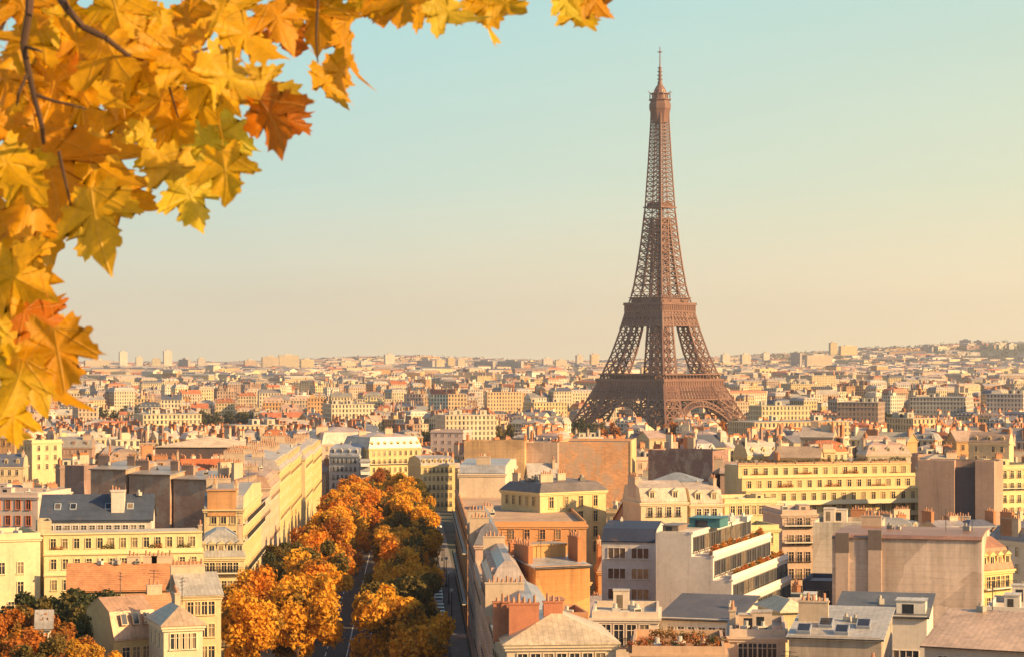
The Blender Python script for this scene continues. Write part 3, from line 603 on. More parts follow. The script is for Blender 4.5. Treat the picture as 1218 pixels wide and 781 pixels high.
b = house('low brown front house under the bright orange chimney block', 622, 700, 728, 278, 8, 9, 752, (.48, .24, .14), roof='flat', rcol=RUST, cornice=False, F=(5, 3, 'plain'), clutter=4)
b = house('cream tent shaped roof house with red chimney stacks at the bottom', 603, 733, 764, 226, 5, 15, 781, (.55, .44, .33), roof='hip', rcol=(.62, .50, .36), rmat='zinc', rh=2.6, F=(7, 3, 'french'), L=(6, 3, 'french'), chim=[(-.62, .35, 5, 1.4, 90), (-.35, .25, 5, 1.4, 90), (.12, .35, 3, 1.4, 90)], chcol=(.42, .16, .09), short='the cream tent shaped roof')
# white stepped block
W_ = (.66, .58, .52)
b = house('white block with three rows of wide windows and dark slate attic', 716, 779, 643, 332, -12, 12, 716, (.55, .50, .48), roof='mansard', rcol=(.035, .045, .085), rmat='slate', rh=2.6, F=(2, 6, 'strip', dict(sx=2.7, sz=1.6, fh=3.0, margin=.5)), L=(3, 5, 'plain'), short='the wide windowed block', cornice=False)
b = tiered('white stepped terrace block with blank side wall and orange planters', 781, 873, 634, 309, -19, 36, 735, W_, (3.0, 2.6, .5), 'R', 3.15, 11, 'strip', PALE, 'the white stepped terrace block', sx=3.05, sz=2.15, solid=True, lower=3)
for k in range(14): planter(b, b.w / 2 - b.levels[1 + k % 2][0] - .5, 3 + k * 2.3, b.levels[1 + k % 2][1] + .1, 'orange planter on the %s terrace of the white stepped block, %s' % (['upper', 'lower'][k % 2], ['nearest', 'second', 'third', 'fourth', 'fifth', 'sixth', 'farthest'][k // 2]), [(.5, .13, .015), (.42, .15, .02), (.52, .19, .02)][k % 3], R(90), 1.0)
link('roof_hut', HUT, b.root, (.05, .17, .20), (-b.w * .1, 12, b.h + .1), 0, (4.4, 5, 1.3)); link('roof_hut', HUT, b.root, (.2, .15, .13), (-b.w * .35, 4, b.h + .1), 0, (2.2, 5, .8))
for k in range(4): link('vent', VENT, b.root, (.6, .56, .5), (-b.w * .3 + 1.6 * k, 20 + k, b.h + .1), k)
b = house('low cream front with two tall windows below the wide windowed block', 704, 783, 727, 262, -4, 12, 766, (.60, .49, .40), roof='flat', rcol=PALE, F=(4, 4, 'french', dict(sx=1.3, sz=2.6, fh=4)), clutter=5, short='the low cream front')
b = house('low white annexe with small windows and dark sloping roof', 784, 873, 735, 272, -18, 13, 757, (.66, .60, .53), roof='shed', rcol=(.10, .09, .10), rmat='slate', rh=1.6, F=(6, 3, 'plain', dict(sx=1.0, sz=1.3)), cornice=False)
b = house('cream dormered house left of a matching one behind the white blocks', 762, 818, 596, 436, 14, 12, 618, (.60, .49, .34), roof='mansard', rcol=(.55, .44, .34), rh=3.8, F=(4, 3, 'french'), dormers=2, chim=[(-.95, .3, 8, 1.4, 0)])
b = house('cream dormered house, right one of two alike behind the white blocks', 821, 860, 598, 440, 14, 12, 616, (.60, .48, .33), roof='mansard', rcol=(.54, .43, .33), rh=3.8, F=(3, 3, 'french'), dormers=2, chim=[(.9, .3, 5, 1.4, 0)])
b = house('cream attic storey with six windows in front of the pink wall', 861, 924, 592, 446, 20, 13, 622, (.62, .49, .28), roof='flat', rcol=(.52, .38, .28), F=(6, 4, 'plain', dict(sx=1.2)), clutter=4)
b = house('pink block with dark tall windows right of the white stepped block', 930, 972, 606, 410, 8, 14, 660, (.52, .38, .30), roof='flat', rcol=PALE, F=(3, 5, 'french'), clutter=3, balc=[('F', 0), ('F', 1)])
b = house('wide yellowish low storey behind the stepped terraces', 846, 928, 624, 385, 16, 10, 640, (.62, .48, .24), roof='flat', rcol=DARK, F=(8, 3, 'plain'), clutter=4)
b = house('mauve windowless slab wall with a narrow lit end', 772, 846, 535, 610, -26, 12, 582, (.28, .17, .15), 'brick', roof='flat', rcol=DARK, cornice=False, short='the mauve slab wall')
b = house('pink sloping gable wall right of the mauve slab', 857, 905, 562, 600, -8, 12, 592, (.50, .33, .27), roof='shed', rcol=(.42, .30, .25), rmat='tile', rh=2.5, cornice=False, chim=[(-.9, .5, 5, 1.4, 90)], wmat='party')
b = house('small grey zinc shed roof before the mauve slab wall', 776, 830, 572, 560, -10, 10, 585, (.35, .30, .3), roof='hip', rcol=(.28, .30, .33), rh=2, cornice=False, wmat='party')
b = tiered('long yellow terraced block with roof garden right of the tower', 884, 1100, 553, 575, 17, 14, 604, (.61, .46, .24), (2.4, 2.6), 'F', 3.1, 17, 'plain', PALE, 'the long yellow terraced block', sx=1.3, sz=2.0, lower=4)
for k in range(9): planter(b, -b.w * .44 + b.w * .88 * k / 8, b.levels[0][0] + 1.5, b.h + .15, 'dark shrub box on the roof garden of the yellow terraced block, %s from the left' % ['first', 'second', 'third', 'fourth', 'fifth', 'sixth', 'seventh', 'eighth', 'ninth'][k], [(.10, .05, .02), (.22, .08, .02), (.08, .07, .02)][k % 3], 0, 1.3)
for k in range(7): planter(b, -b.w * .4 + b.w * .8 * k / 6, b.levels[1 + k % 2][0] + .9, b.levels[1 + k % 2][1] + .1, 'orange shrub box on the %s balcony of the yellow terraced block, %s from the left' % (['upper', 'lower'][k % 2], ['first', 'first', 'second', 'second', 'third', 'third', 'last'][k]), (.42, .12, .02), 0, 1.2)
balcony(b.root, 'F', b.w, b.d, b.levels[2][1] - 3.3, None, 0, 0, 1.9, True, (.66, .56, .38)); balcony(b.root, 'F', b.w, b.d, b.levels[2][1] - 6.5, None, 0, 0, 1.2, True, (.62, .46, .26))
# right edge
b = house('tall plain brown block with a dark recess in its wall', 1097, 1181, 548, 552, -20, 13, 606, (.42, .27, .21), roof='flat', rcol=DARK, cornice=False, short='the plain brown block', wmat='party')
mb = MB(); mb.box(-2.6, 2.4, -1.2, -.02, -30, -1.4); mb.build('recess', M['stucco'], b.root, (.09, .075, .09), (b.w * .12, 0, b.h))  # back of the recess near black: its shade put into the colour
for sx in (-1, 1):
    mb = MB(); x0, x1 = (-b.w / 2, b.w * .12 - 2.6) if sx < 0 else (b.w * .12 + 2.4, b.w / 2); mb.box(x0, x1, -2.4, -.02, -b.h, 0.3); mb.build('wing_wall', M['stucco'], b.root, (.42, .27, .21), (0, 0, b.h))
b = house('sunlit cream house with small balconies at the far right edge', 1176, 1240, 552, 565, 20, 14, 600, (.64, .52, .28), roof='flat', rcol=PALE, F=(6, 6, 'french'), L=(3, 5, 'plain'), clutter=4, balc=[('F', 1), ('F', 3)])
b = house('blank pale cream wall left of the big pink wall', 968, 1047, 621, 385, -12, 14, 686, (.64, .54, .44), roof='flat', rcol=PALE, cornice=False, clutter=3, short='the blank pale cream wall', wmat='party')
b = house('huge blank pink party wall with two soot topped chimney shafts', 993, 1163, 640, 328, -15, 20, 757, (.68, .52, .43), roof='mansard', rcol=(.34, .17, .10), rmat='zinc', rh=0.6, cornice=False, chim=[(-.5, .9, 5, 1.4, 90)], short='the huge pink party wall', wmat='party')
for fx, zz in ((-.86, .4), (-.42, .9)):
    mb = MB(); mb.box(-.95, .95, -.4, .3, -b.h, zz); mb.build('chimney_shaft', M['soot'], b.root, (.54, .40, .33), (fx * b.w / 2, 0, b.h)); mb = MB(); mb.box(-.98, .98, -.43, .33, zz - 2.6, zz + .25); mb.build('soot_band', M['soot'], b.root, (.17, .13, .12), (fx * b.w / 2, 0, b.h))
b = house('yellow street front with brown mansard and dormers beside the huge pink wall', 1164, 1209, 676, 333, 40, 8, 745, (.61, .45, .21), roof='mansard', rcol=(.38, .19, .11), rh=4.4, F=(5, 5, ['plain', 'french'], dict(sx=1.1, sz=2.1)), dormers=4, balc=[('F', 0), ('F', 2)], short='the yellow street front')
b = house('low white pavilion with dark sloping roof and wide windows', 994, 1100, 731, 268, -14, 12, 757, (.64, .57, .50), roof='shed', rcol=(.11, .11, .12), rmat='slate', rh=1.5, cornice=False, F=(4, 2, 'strip', dict(sx=2.3, sz=1.6, skip=.3)), short='the low white pavilion')
link('roof_hut', HUT, b.root, (.6, .55, .5), (b.w * .32, 3, b.h - .2), 0, (3.4, 3.2, 1.8))
b = house('pale pink shallow gabled roof at the bottom right corner', 1106, 1250, 770, 222, -26, 20, 781, (.52, .40, .33), roof='gable', rcol=(.60, .42, .30), rmat='zinc', rh=2.6, cornice=False, F=(6, 3, 'plain'), short='the shallow pink corner roof')
b = house('white terrace block above the shallow pink corner roof', 1176, 1250, 722, 276, -16, 14, 742, (.66, .58, .5), roof='flat', rcol=(.62, .52, .42), cornice=False, clutter=4)
b = house('pinkish flat roof with clutter left of the pale zinc skylight roof', 868, 934, 748, 236, -6, 13, 781, (.56, .44, .35), roof='flat', rcol=(.52, .40, .31), F=(4, 3, 'plain'), clutter=7, chim=[(-.9, .3, 5, 1.4, 0)])
b = house('wide pale zinc flat roof with skylights in the bottom right', 940, 1046, 757, 226, -14, 14, 781, (.50, .43, .36), roof='shed', rcol=(.46, .42, .38), rmat='zinc', rh=1.6, cornice=False, chim=[(-.3, .5, 5, 1.4, 90)], short='the wide pale zinc roof', wmat='party')
for k in range(4): link('skylight', SKYL, b.root, (.25, .27, .33), (-b.w * .36 + 1.9 * k, 2.0 + (k % 2) * 3, b.h + .35 + .3 * (k % 2)), 0, (1.4, 1.6, 1.6)).rotation_euler = (R(18), 0, 0)
b = house('small sunlit cream house with hipped roof among the bottom right roofs', 930, 962, 726, 262, 14, 8, 748, (.62, .50, .28), roof='hip', rcol=(.60, .50, .36), rmat='gravel', rh=1.2, cornice=False, wmat='party')
b = house('white low flat block behind the small hipped cream house', 934, 982, 718, 285, -10, 8, 733, (.64, .57, .5), roof='flat', rcol=PALE, cornice=False, clutter=2, wmat='party')
b = house('orange planted roof garden block at the bottom edge', 752, 862, 768, 224, -4, 14, 781, (.50, .33, .22), roof='flat', rcol=(.40, .22, .13), F=(7, 3, 'plain'), clutter=3)
for k in range(8): planter(b, -b.w * .42 + b.w * .84 * k / 7, 1.2 + 3.4 * (k % 3), b.h - .7, 'rust coloured planter on the bottom roof garden, %s from the left' % ['first', 'second', 'third', 'fourth', 'fifth', 'sixth', 'seventh', 'eighth'][k], [(.45, .13, .02), (.35, .10, .02), (.2, .1, .02)][k % 3], R(20 * (k % 2)), .7)
b = house('dark glazed low block between the stepped terraces and pink wall', 955, 992, 690, 342, -14, 12, 726, (.10, .10, .13), roof='flat', rcol=(.42, .38, .36), F=(3, 4, 'strip', dict(sx=1.4, sz=1.7)), cornice=False, trim=(.2, .2, .24))

for q in ((1160, 1212, 655, 748, 334), (870, 966, 622, 736, 312), (596, 645, 580, 640, 450), (596, 640, 668, 716, 336), (747, 772, 524, 585, 616), (540, 560, 600, 700, 420), (288, 312, 575, 740, 420), (310, 400, 535, 640, 500)): PROT.append(q)
# ------------------------------------------------------------------ the iron lattice tower
TY = 1790.0; TX = PX(785, TY); TZ = -4.0
tower = empty('iron_tower', (TX, TY, TZ), R(45)); tag(tower, 'tall brown iron lattice tower with three platforms rising above the city', 'tower')
WP = [(0, 62.5), (18, 53), (36, 44), (57, 34.6), (80, 27.0), (100, 21.8), (116, 18.4), (129, 15.0), (150, 12.4), (168, 10.5), (193, 8.4), (230, 6.5), (262, 5.1), (276, 4.8)]
LP = [(0, 22.5), (57, 15.4), (100, 12.0), (116, 11), (140, 9.6), (165, 8.6), (185, 8.2)]
def interp(T, z):
    for (a, u), (b_, v) in zip(T, T[1:]):
        if z <= b_: return u + (v - u) * (z - a) / (b_ - a)
    return T[-1][1]
def Wz(z): return interp(WP, z)
def Lz(z): return min(interp(LP, z), Wz(z))
def levels(z0, z1, f):
    zs = [z0]
    while zs[-1] < z1: zs.append(zs[-1] + max(2.2, f(zs[-1])))
    k = (z1 - z0) / (zs[-1] - z0); return [z0 + (z - z0) * k for z in zs]
def leg(sx, sy):
    mb = MB()
    def seg(z0, z1, f, ch, br):
        zs = levels(z0, z1, f)
        def cor(z):
            W, L = Wz(z), Lz(z); return [Vector((sx * a, sy * c, z)) for a, c in ((W, W), (W - L, W), (W - L, W - L), (W, W - L))]
        for a, c in zip(zs, zs[1:]):
            A, C_ = cor(a), cor(c)
            for k in range(4):
                k2 = (k + 1) % 4; mb.beam(A[k], C_[k], ch); mb.beam(C_[k], C_[k2], br)
                mA, mC = (A[k] + A[k2]) / 2, (C_[k] + C_[k2]) / 2
                if z1 <= 60 or (z1 <= 117):
                    mb.beam(A[k], mC, br); mb.beam(A[k2], mC, br); mb.beam(mA, C_[k], br); mb.beam(mA, C_[k2], br)
                    mb.beam(mA, mC, br)
                else: mb.beam(A[k], C_[k2], br); mb.beam(A[k2], C_[k], br)
    seg(0, 57, lambda z: Lz(z) * .42, 1.7, .85)
    seg(57, 116, lambda z: Lz(z) * .52, 1.35, .62)
    seg(116, 186, lambda z: Lz(z) * .62, .95, .42)
    return mb
for sx in (-1, 1):
    for sy in (-1, 1): leg(sx, sy).build('leg', M['paint'], tower)
# masonry feet
for sx in (-1, 1):
    for sy in (-1, 1):
        mb = MB(); mb.box(-14.5, 14.5, -14.5, 14.5, -6, 3.5); mb.build('footing', M['soot'], tower, (.4, .34, .27), (sx * 49.5, sy * 49.5, 0))
def faces4():
    for k in range(4): yield Matrix.Rotation(k * math.pi / 2, 4, 'Z')
for Rm in faces4():                                      # arches in the four inclined faces
    mb = MB(); N = 30
    def ap(r, z0, rz, t): x = -r * math.cos(t); z = z0 + rz * math.sin(t); return Rm @ Vector((x, -Wz(z) + .6, z))
    A = [ap(37.0, 3, 36.5, math.pi * k / N) for k in range(N + 1)]; C_ = [ap(41.0, 3, 40.5, math.pi * k / N) for k in range(N + 1)]
    for k in range(N):
        mb.beam(A[k], A[k + 1], 1.1); mb.beam(C_[k], C_[k + 1], 1.1); mb.beam(A[k], C_[k], .7); mb.beam(A[k], C_[k + 1], .7)
    for k in range(5, N - 4, 2):                         # spandrel bars up to the girder
        p = C_[k]; zt = 47.0; q = Rm @ Vector(((Rm.inverted() @ p).x, -Wz(zt) + .6, zt))
        if p.z < zt - 1: mb.beam(p, q, .6)
    mb.build('arch', M['paint'], tower)
    mb = MB(); n = 22                                    # girder below the first platform
    for z0, z1 in ((44.5, 50.5), (50.5, 55.5)):
        for k in range(n):
            a0 = -Wz(z0) + 2 * Wz(z0) * k / n; a1 = -Wz(z0) + 2 * Wz(z0) * (k + 1) / n; f = Wz(z1) / Wz(z0)
            P_ = [Rm @ Vector((a0, -Wz(z0), z0)), Rm @ Vector((a1, -Wz(z0), z0)), Rm @ Vector((a1 * f, -Wz(z1), z1)), Rm @ Vector((a0 * f, -Wz(z1), z1))]
            mb.beam(P_[0], P_[2], .8); mb.beam(P_[1], P_[3], .8); mb.beam(P_[0], P_[3], .7); mb.beam(P_[0], P_[1], 1.0); mb.beam(P_[3], P_[2], 1.0)
    mb.build('girder', M['paint'], tower)
def platform(name, z0, z1, half, inner, ribs, band, rail=1.3):
    mb = MB()
    for Rm in faces4():
        mb.box(-half, half - band, -half, -half + band, z0, z1, M=Rm)
        mb.box(-half - .7, half - band + .7, -half - .7, -half + band, z1, z1 + .7, M=Rm)
        for k in range(ribs):
            x = -half + 2 * half * (k + .5) / ribs; mb.box(x - .35, x + .35, -half - .5, -half + .01, z0 + .6, z1 - .01, M=Rm)
        mb.box(-half, half, -half - .02 + .1, -half + .5, z0 - .9, z0 - .01, M=Rm)
        mb.box(-half - .5, half - .2, -half - .5, -half - .3, z1 + .71, z1 + .7 + rail, M=Rm)
    mb.face([(-half, -half, z0 + .5), (half, -half, z0 + .5), (half, -inner, z0 + .5), (-half, -inner, z0 + .5)]); mb.face([(-half, inner, z0 + .5), (half, inner, z0 + .5), (half, half, z0 + .5), (-half, half, z0 + .5)])
    mb.face([(-half, -inner, z0 + .5), (-inner, -inner, z0 + .5), (-inner, inner, z0 + .5), (-half, inner, z0 + .5)]); mb.face([(inner, -inner, z0 + .5), (half, -inner, z0 + .5), (half, inner, z0 + .5), (inner, inner, z0 + .5)])
    return mb.build(name, M['paint'], tower)
platform('first_platform', 54.2, 58.6, 35.6, 17, 26, 5.0)
for Rm in faces4():                                      # the gallery with its arcade, pavilions behind
    mb = MB()
    for k in range(17):
        x = -32 + 4 * k; mb.box(x - .3, x + .3, -34.6, -34.0, 59.3, 63.6, M=Rm)
    mb.box(-34, 34, -35.2, -31, 63.6, 64.5, M=Rm); mb.box(-22, 22, -30.5, -23, 58.7, 63.4, M=Rm); mb.build('gallery', M['paint'], tower)
for Rm in faces4():                                      # girder under the second platform
    mb = MB(); n = 10
    for z0, z1 in ((102, 107.5), (107.5, 113)):
        for k in range(n):
            a0 = -Wz(z0) + 2 * Wz(z0) * k / n; a1 = -Wz(z0) + 2 * Wz(z0) * (k + 1) / n; f = Wz(z1) / Wz(z0)
            P_ = [Rm @ Vector((a0, -Wz(z0), z0)), Rm @ Vector((a1, -Wz(z0), z0)), Rm @ Vector((a1 * f, -Wz(z1), z1)), Rm @ Vector((a0 * f, -Wz(z1), z1))]
            mb.beam(P_[0], P_[2], .9); mb.beam(P_[1], P_[3], .9); mb.beam(P_[0], P_[3], .8); mb.beam(P_[0], P_[1], 1.1); mb.beam(P_[3], P_[2], 1.1)
    mb.build('girder', M['paint'], tower)
platform('second_platform', 113.4, 118.0, 20.0, 10, 18, 4.0)
mb = MB()
for Rm in faces4():
    mb.box(-15, 15, -16.6, -15.4, 118.5, 123.5, M=Rm); mb.box(-17, 17, -18, -14, 123.5, 124.2, M=Rm)
mb.build('pavilion', M['paint'], tower)
# upper shaft
mb = MB(); zs = levels(116, 270, lambda z: Wz(z) * .52)
def cs(z): W = Wz(z); return [Vector((a * W, c * W, z)) for a, c in ((-1, -1), (1, -1), (1, 1), (-1, 1))]
for a, c in zip(zs, zs[1:]):
    A, C_ = cs(a), cs(c)
    for k in range(4):
        k2 = (k + 1) % 4; mb.beam(A[k], C_[k], 1.05 if a < 190 else .85); mb.beam(C_[k], C_[k2], .5)
        mA, mC = (A[k] + A[k2]) / 2, (C_[k] + C_[k2]) / 2
        if a > 180:
            mb.beam(mA, mC, .42); mb.beam(A[k], mC, .34); mb.beam(mA, C_[k2], .34); mb.beam(mA, C_[k], .34); mb.beam(A[k2], mC, .34)
        elif a > 128: mb.beam(A[k], C_[k2], .4); mb.beam(A[k2], C_[k], .4)
mb.build('upper_shaft', M['paint'], tower)
mb = MB()                                                # lift core in the middle
for a, c in ((-1, -1), (1, -1), (1, 1), (-1, 1)): mb.beam((a * 1.7, c * 1.7, 116), (a * 1.7, c * 1.7, 272), .5)
for k in range(36): z = 118 + 4.2 * k; mb.box(-1.8, 1.8, -1.8, 1.8, z, z + .5)
mb.build('lift_core', M['paint'], tower)
mb = MB(); mb.box(-9.4, 9.4, -9.4, 9.4, 194.5, 195.6); mb.box(-7.2, 7.2, -7.2, 7.2, 195.6, 199.0); mb.build('middle_platform', M['paint'], tower)
def lathe(mb, prof, n=16, rot=0.0):
    for (r0, z0), (r1, z1) in zip(prof, prof[1:]):
        for k in range(n):
            a, c = rot + 2 * math.pi * k / n, rot + 2 * math.pi * (k + 1) / n
            mb.face([(r0 * math.cos(a), r0 * math.sin(a), z0), (r0 * math.cos(c), r0 * math.sin(c), z0), (r1 * math.cos(c), r1 * math.sin(c), z1), (r1 * math.cos(a), r1 * math.sin(a), z1)])
mb = MB(); lathe(mb, [(6.4, 262), (7.6, 268), (8.6, 272), (9.0, 273), (9.0, 277), (8.2, 277.2), (8.2, 279.5), (9.3, 279.7), (9.3, 280.5), (7.2, 280.7)], 8, math.pi / 8); mb.build('top_platform', M['paint'], tower)
mb = MB(); lathe(mb, [(6.6, 280.5), (6.6, 284.5), (8.0, 284.6), (8.0, 285.2), (5.2, 285.4), (4.6, 288), (3.2, 290.5), (2.0, 292), (1.9, 294.5), (.2, 295)], 12)
for k in range(12):
    a = 2 * math.pi * k / 12; mb.beam((8.2 * math.cos(a), 8.2 * math.sin(a), 280.6), (8.2 * math.cos(a), 8.2 * math.sin(a), 284.6), .35)
for k in range(8):
    a = 2 * math.pi * (k + .3) / 8; mb.beam((7.5 * math.cos(a), 7.5 * math.sin(a), 285), (9.8 * math.cos(a), 9.8 * math.sin(a), 286.5), .4)
mb.build('cupola', M['paint'], tower)
mb = MB(); mb.beam((0, 0, 294), (0, 0, 306), 2.0, 0, 1.5, 8); mb.beam((0, 0, 306), (0, 0, 322), .75, 0, .45, 6)
for z, l in ((296, 1.6), (299, 1.5), (302, 1.4), (305, 1.2), (317.5, 1.3)): mb.box(-l, l, -l, l, z, z + .7)
mb.beam((-2, 0, 317.8), (2, 0, 317.8), .4); mb.beam((0, -2, 317.8), (0, 2, 317.8), .4)
mb.build('antenna', M['paint'], tower)
LAND.append((785, 470, TY, 'the iron tower'))
# ------------------------------------------------------------------ trees and the avenue
def crown_mesh(seed, n=9000, size=.25, rad=(4.6, 4.6, 4.4)):
    rg = random.Random(seed); mb = MB(); lobes = []
    for k in range(22):
        v = Vector((rg.gauss(0, 1), rg.gauss(0, 1), rg.gauss(0, 1) * .9)).normalized() * rg.uniform(.35, .98)
        lobes.append((Vector((v.x * rad[0], v.y * rad[1], v.z * rad[2])), rg.uniform(.19, .37) * rad[0]))
    for _ in range(n):
        c, r = rg.choice(lobes); v = Vector((rg.gauss(0, 1), rg.gauss(0, 1), rg.gauss(0, 1))).normalized()
        p = c + v * r * (rg.random() ** .35) * rg.choice((1, 1, 1, 1.18)) * Vector((1, 1, .85)).length / 1.66
        a = (v + Vector((rg.gauss(0, .7), rg.gauss(0, .7), rg.gauss(0, .7)))).normalized(); t = a.orthogonal().normalized(); t.rotate(Matrix.Rotation(rg.random() * 6.3, 3, a)); u = a.cross(t)
        s_ = size * rg.uniform(.6, 1.25); mb.face([p - t * s_, p - u * s_ * .7, p + t * s_, p + u * s_ * .7 + a * s_ * .4])
    return mb.mesh('crown', [M['autumn']])
def trunk_mesh(seed, h=9):
    rg = random.Random(seed); mb = MB(); mb.beam((0, 0, -1), (.1, .1, h * .55), .55, 0, .38, 7)
    for k in range(6):
        a = k * 1.05 + rg.random() * .5; z = h * rg.uniform(.35, .6); mb.beam((.08, .08, z), (2.6 * math.cos(a), 2.6 * math.sin(a), z + rg.uniform(2.5, 4.5)), .24, 0, .08, 5)
    return mb.mesh('trunk', [M['bark']])
CROWNS = [crown_mesh(100 + k) for k in range(5)]; TRUNKS = [trunk_mesh(200 + k) for k in range(3)]
SMALL = [crown_mesh(300 + k, 700, .75) for k in range(3)]
TCOL = {'bright orange': (.72, .27, .014), 'golden orange': (.76, .38, .022), 'rusty orange': (.44, .14, .012), 'brownish green': (.15, .11, .022), 'dark green': (.05, .06, .018), 'olive green': (.10, .10, .025)}
def tree(label, X, Y, top, r, colour, group, crowns=CROWNS, name='plane_tree'):
    g = ground(X, Y); o = empty(name, (X, Y, g), rnd.uniform(0, 6)); tag(o, label, 'tree', group)
    zc = top - r * .86
    link('trunk', rnd.choice(TRUNKS), o, None, None, 0, (1, 1, (zc + 1.5) / 9)); link('crown', rnd.choice(crowns), o, TCOL[colour], (0, 0, zc), rnd.uniform(0, 6), (r / 4.6, r / 4.6, r / 4.6 * rnd.uniform(.92, 1.1)))
    return o
ORD = ['nearest', 'second', 'third', 'fourth', 'fifth', 'sixth', 'seventh', 'eighth', 'ninth', 'tenth', 'eleventh', 'twelfth', 'thirteenth', 'fourteenth', 'fifteenth', 'sixteenth', 'seventeenth', 'eighteenth', 'nineteenth', 'twentieth', 'twenty first', 'twenty second', 'twenty third', 'twenty fourth', 'twenty fifth', 'twenty sixth', 'twenty seventh', 'twenty eighth', 'twenty ninth', 'thirtieth', 'thirty first', 'thirty second', 'thirty third', 'thirty fourth', 'thirty fifth']
def avenue_row(off, rowname, Y0, Y1, step, cols, tops, rad, jit=.8):
    k = 0; Y = Y0
    while Y < Y1:
        c = cols[k % len(cols)]
        tree('%s plane tree, %s in the %s of the avenue' % (c, ORD[k], rowname), AX(Y) + off + rnd.uniform(-jit, jit), Y, tops[k % len(tops)] * rnd.uniform(.95, 1.05), rad * rnd.uniform(.9, 1.1), c, 'plane trees lining the avenue')
        Y += step; k += 1
avenue_row(-6.9, 'inner left row', 345, 700, 18, ['golden orange', 'golden orange', 'bright orange', 'golden orange', 'brownish green', 'bright orange', 'golden orange', 'rusty orange'], [16.5, 15, 16, 14.5], 6.8, 1.0)
avenue_row(-13.5, 'outer left row', 338, 375, 14, ['golden orange', 'bright orange', 'golden orange'], [16, 15], 6.2)
avenue_row(-15.5, 'dark left kerb row', 404, 500, 16, ['dark green', 'brownish green', 'dark green'], [10, 11], 3.8)
avenue_row(9.2, 'inner right row', 350, 700, 18, ['golden orange', 'brownish green', 'golden orange', 'golden orange', 'brownish green', 'bright orange', 'olive green', 'golden orange'], [14.5, 15.5, 14, 15.5], 7.2, 1.0)
avenue_row(12.6, 'outer right row', 520, 800, 20, ['olive green', 'brownish green', 'dark green', 'brownish green'], [11, 12, 10.5], 3.8)
for i in range(16):
    Y = 600 + 13 * i; c = ['bright orange', 'brownish green', 'golden orange', 'olive green', 'rusty orange'][i % 5]
    tree('%s plane tree in the middle of the far avenue, %s of that clump' % (c, ORD[i]), AX(Y) + [-1, 3, 0, -4, 5, 1][i % 6], Y, rnd.uniform(12.5, 15), rnd.uniform(5.5, 6.8), c, 'plane trees lining the avenue')
for px, py, Y, r, c, lab in ((16, 716, 292, 5.4, 'rusty orange', 'rusty orange yard tree at the picture edge'), (50, 698, 312, 6.6, 'dark green', 'dark green tree left of the yard centre'), (90, 696, 308, 6.4, 'dark green', 'dark green tree right of its twin in the yard'), (30, 746, 268, 4.4, 'bright orange', 'small orange tree before the white garden house'), (76, 742, 264, 5.0, 'rusty orange', 'rust coloured yard tree lowest beside the steep roof house'), (112, 728, 276, 4.6, 'dark green', 'dark green bushy tree against the steep roof house'), (2, 752, 262, 4.6, 'rusty orange', 'rust coloured tree in the bottom left corner'), (106, 757, 256, 3.4, 'golden orange', 'golden tree touching the yellow gabled house'), (54, 764, 252, 3.6, 'brownish green', 'brownish green bush lowest in the yard')):
    X = PX(px, Y); tree(lab, X, Y, PZ(py, Y) - ground(X, Y), r, c, 'trees in the yard at the lower left')
RECTS.append(corners(PX(60, 290), 262, 0, 22, 60))
# cars
def car_proto():
    o = empty('parked_car', (0, 0, 0)); mb = MB()
    prof = [(-2.15, .35), (-2.15, .8), (-1.95, .95), (-1.35, 1.0), (-.75, 1.42), (.75, 1.45), (1.45, .98), (2.05, .85), (2.2, .65), (2.2, .35)]
    for sx in (-.85, .85): mb.face([(sx, y, z) for y, z in prof])
    for (a, za), (b_, zb) in zip(prof, prof[1:] + prof[:1]): mb.face([(-.85, a, za), (.85, a, za), (.85, b_, zb), (-.85, b_, zb)])
    mb.build('body', M['car'], o, (.1, .1, .12)); mb = MB()
    for sx in (-.86, .86): mb.face([(sx, y, z) for y, z in ((-1.25, 1.0), (-.72, 1.36), (.7, 1.38), (1.3, 1.0))])
    mb.face([(-.75, 1.38, 1.04), (.75, 1.38, 1.04), (.7, .82, 1.43), (-.7, .82, 1.43)]); mb.face([(-.75, -1.3, 1.06), (.75, -1.3, 1.06), (.7, -.8, 1.42), (-.7, -.8, 1.42)])
    mb.build('window', M['glass'], o)
    for sx in (-.8, .8):
        for y in (-1.35, 1.35):
            mb = MB(); mb.beam((-.1, 0, 0), (.1, 0, 0), .62, 0, None, 12); mb.build('wheel', M['rubber'], o, None, (sx, y, .33))
    return o
CAR0 = car_proto(); CN = {'black': (.02, .02, .025), 'silver': (.4, .41, .43), 'white': (.7, .7, .7), 'dark blue': (.03, .05, .14), 'dark red': (.22, .02, .02), 'grey': (.15, .16, .17)}
first = True
def copy_tree(o):
    c = o.copy(); COL.objects.link(c)
    for ch in o.children: d = ch.copy(); COL.objects.link(d); d.parent = c
    return c
kk = 0
for off, Ys, side in ((16.4, [398 + 6.2 * k for k in range(16)], 'right'), (1.2, [392], 'oncoming')):
    for i, Y in enumerate(Ys):
        if side == 'right' and i in (4, 9): continue
        o = CAR0 if first else copy_tree(CAR0); first = False; c = list(CN)[(kk * 5 + i) % 6]; kk += 1
        o.location = (AX(Y) + off, Y, ground(AX(Y), Y) + .03); o.rotation_euler = (0, 0, R(2.5 + (180 if side == 'oncoming' else 0)))
        for ch in o.children:
            if ch.name.startswith('body'): ch.color = (*CN[c], 1)
        tag(o, {'right': '%s car parked along the right kerb, %s in the line' % (c, ORD[i]), 'oncoming': '%s car coming up the road between the tree rows' % c}[side], 'car', 'cars on the avenue')
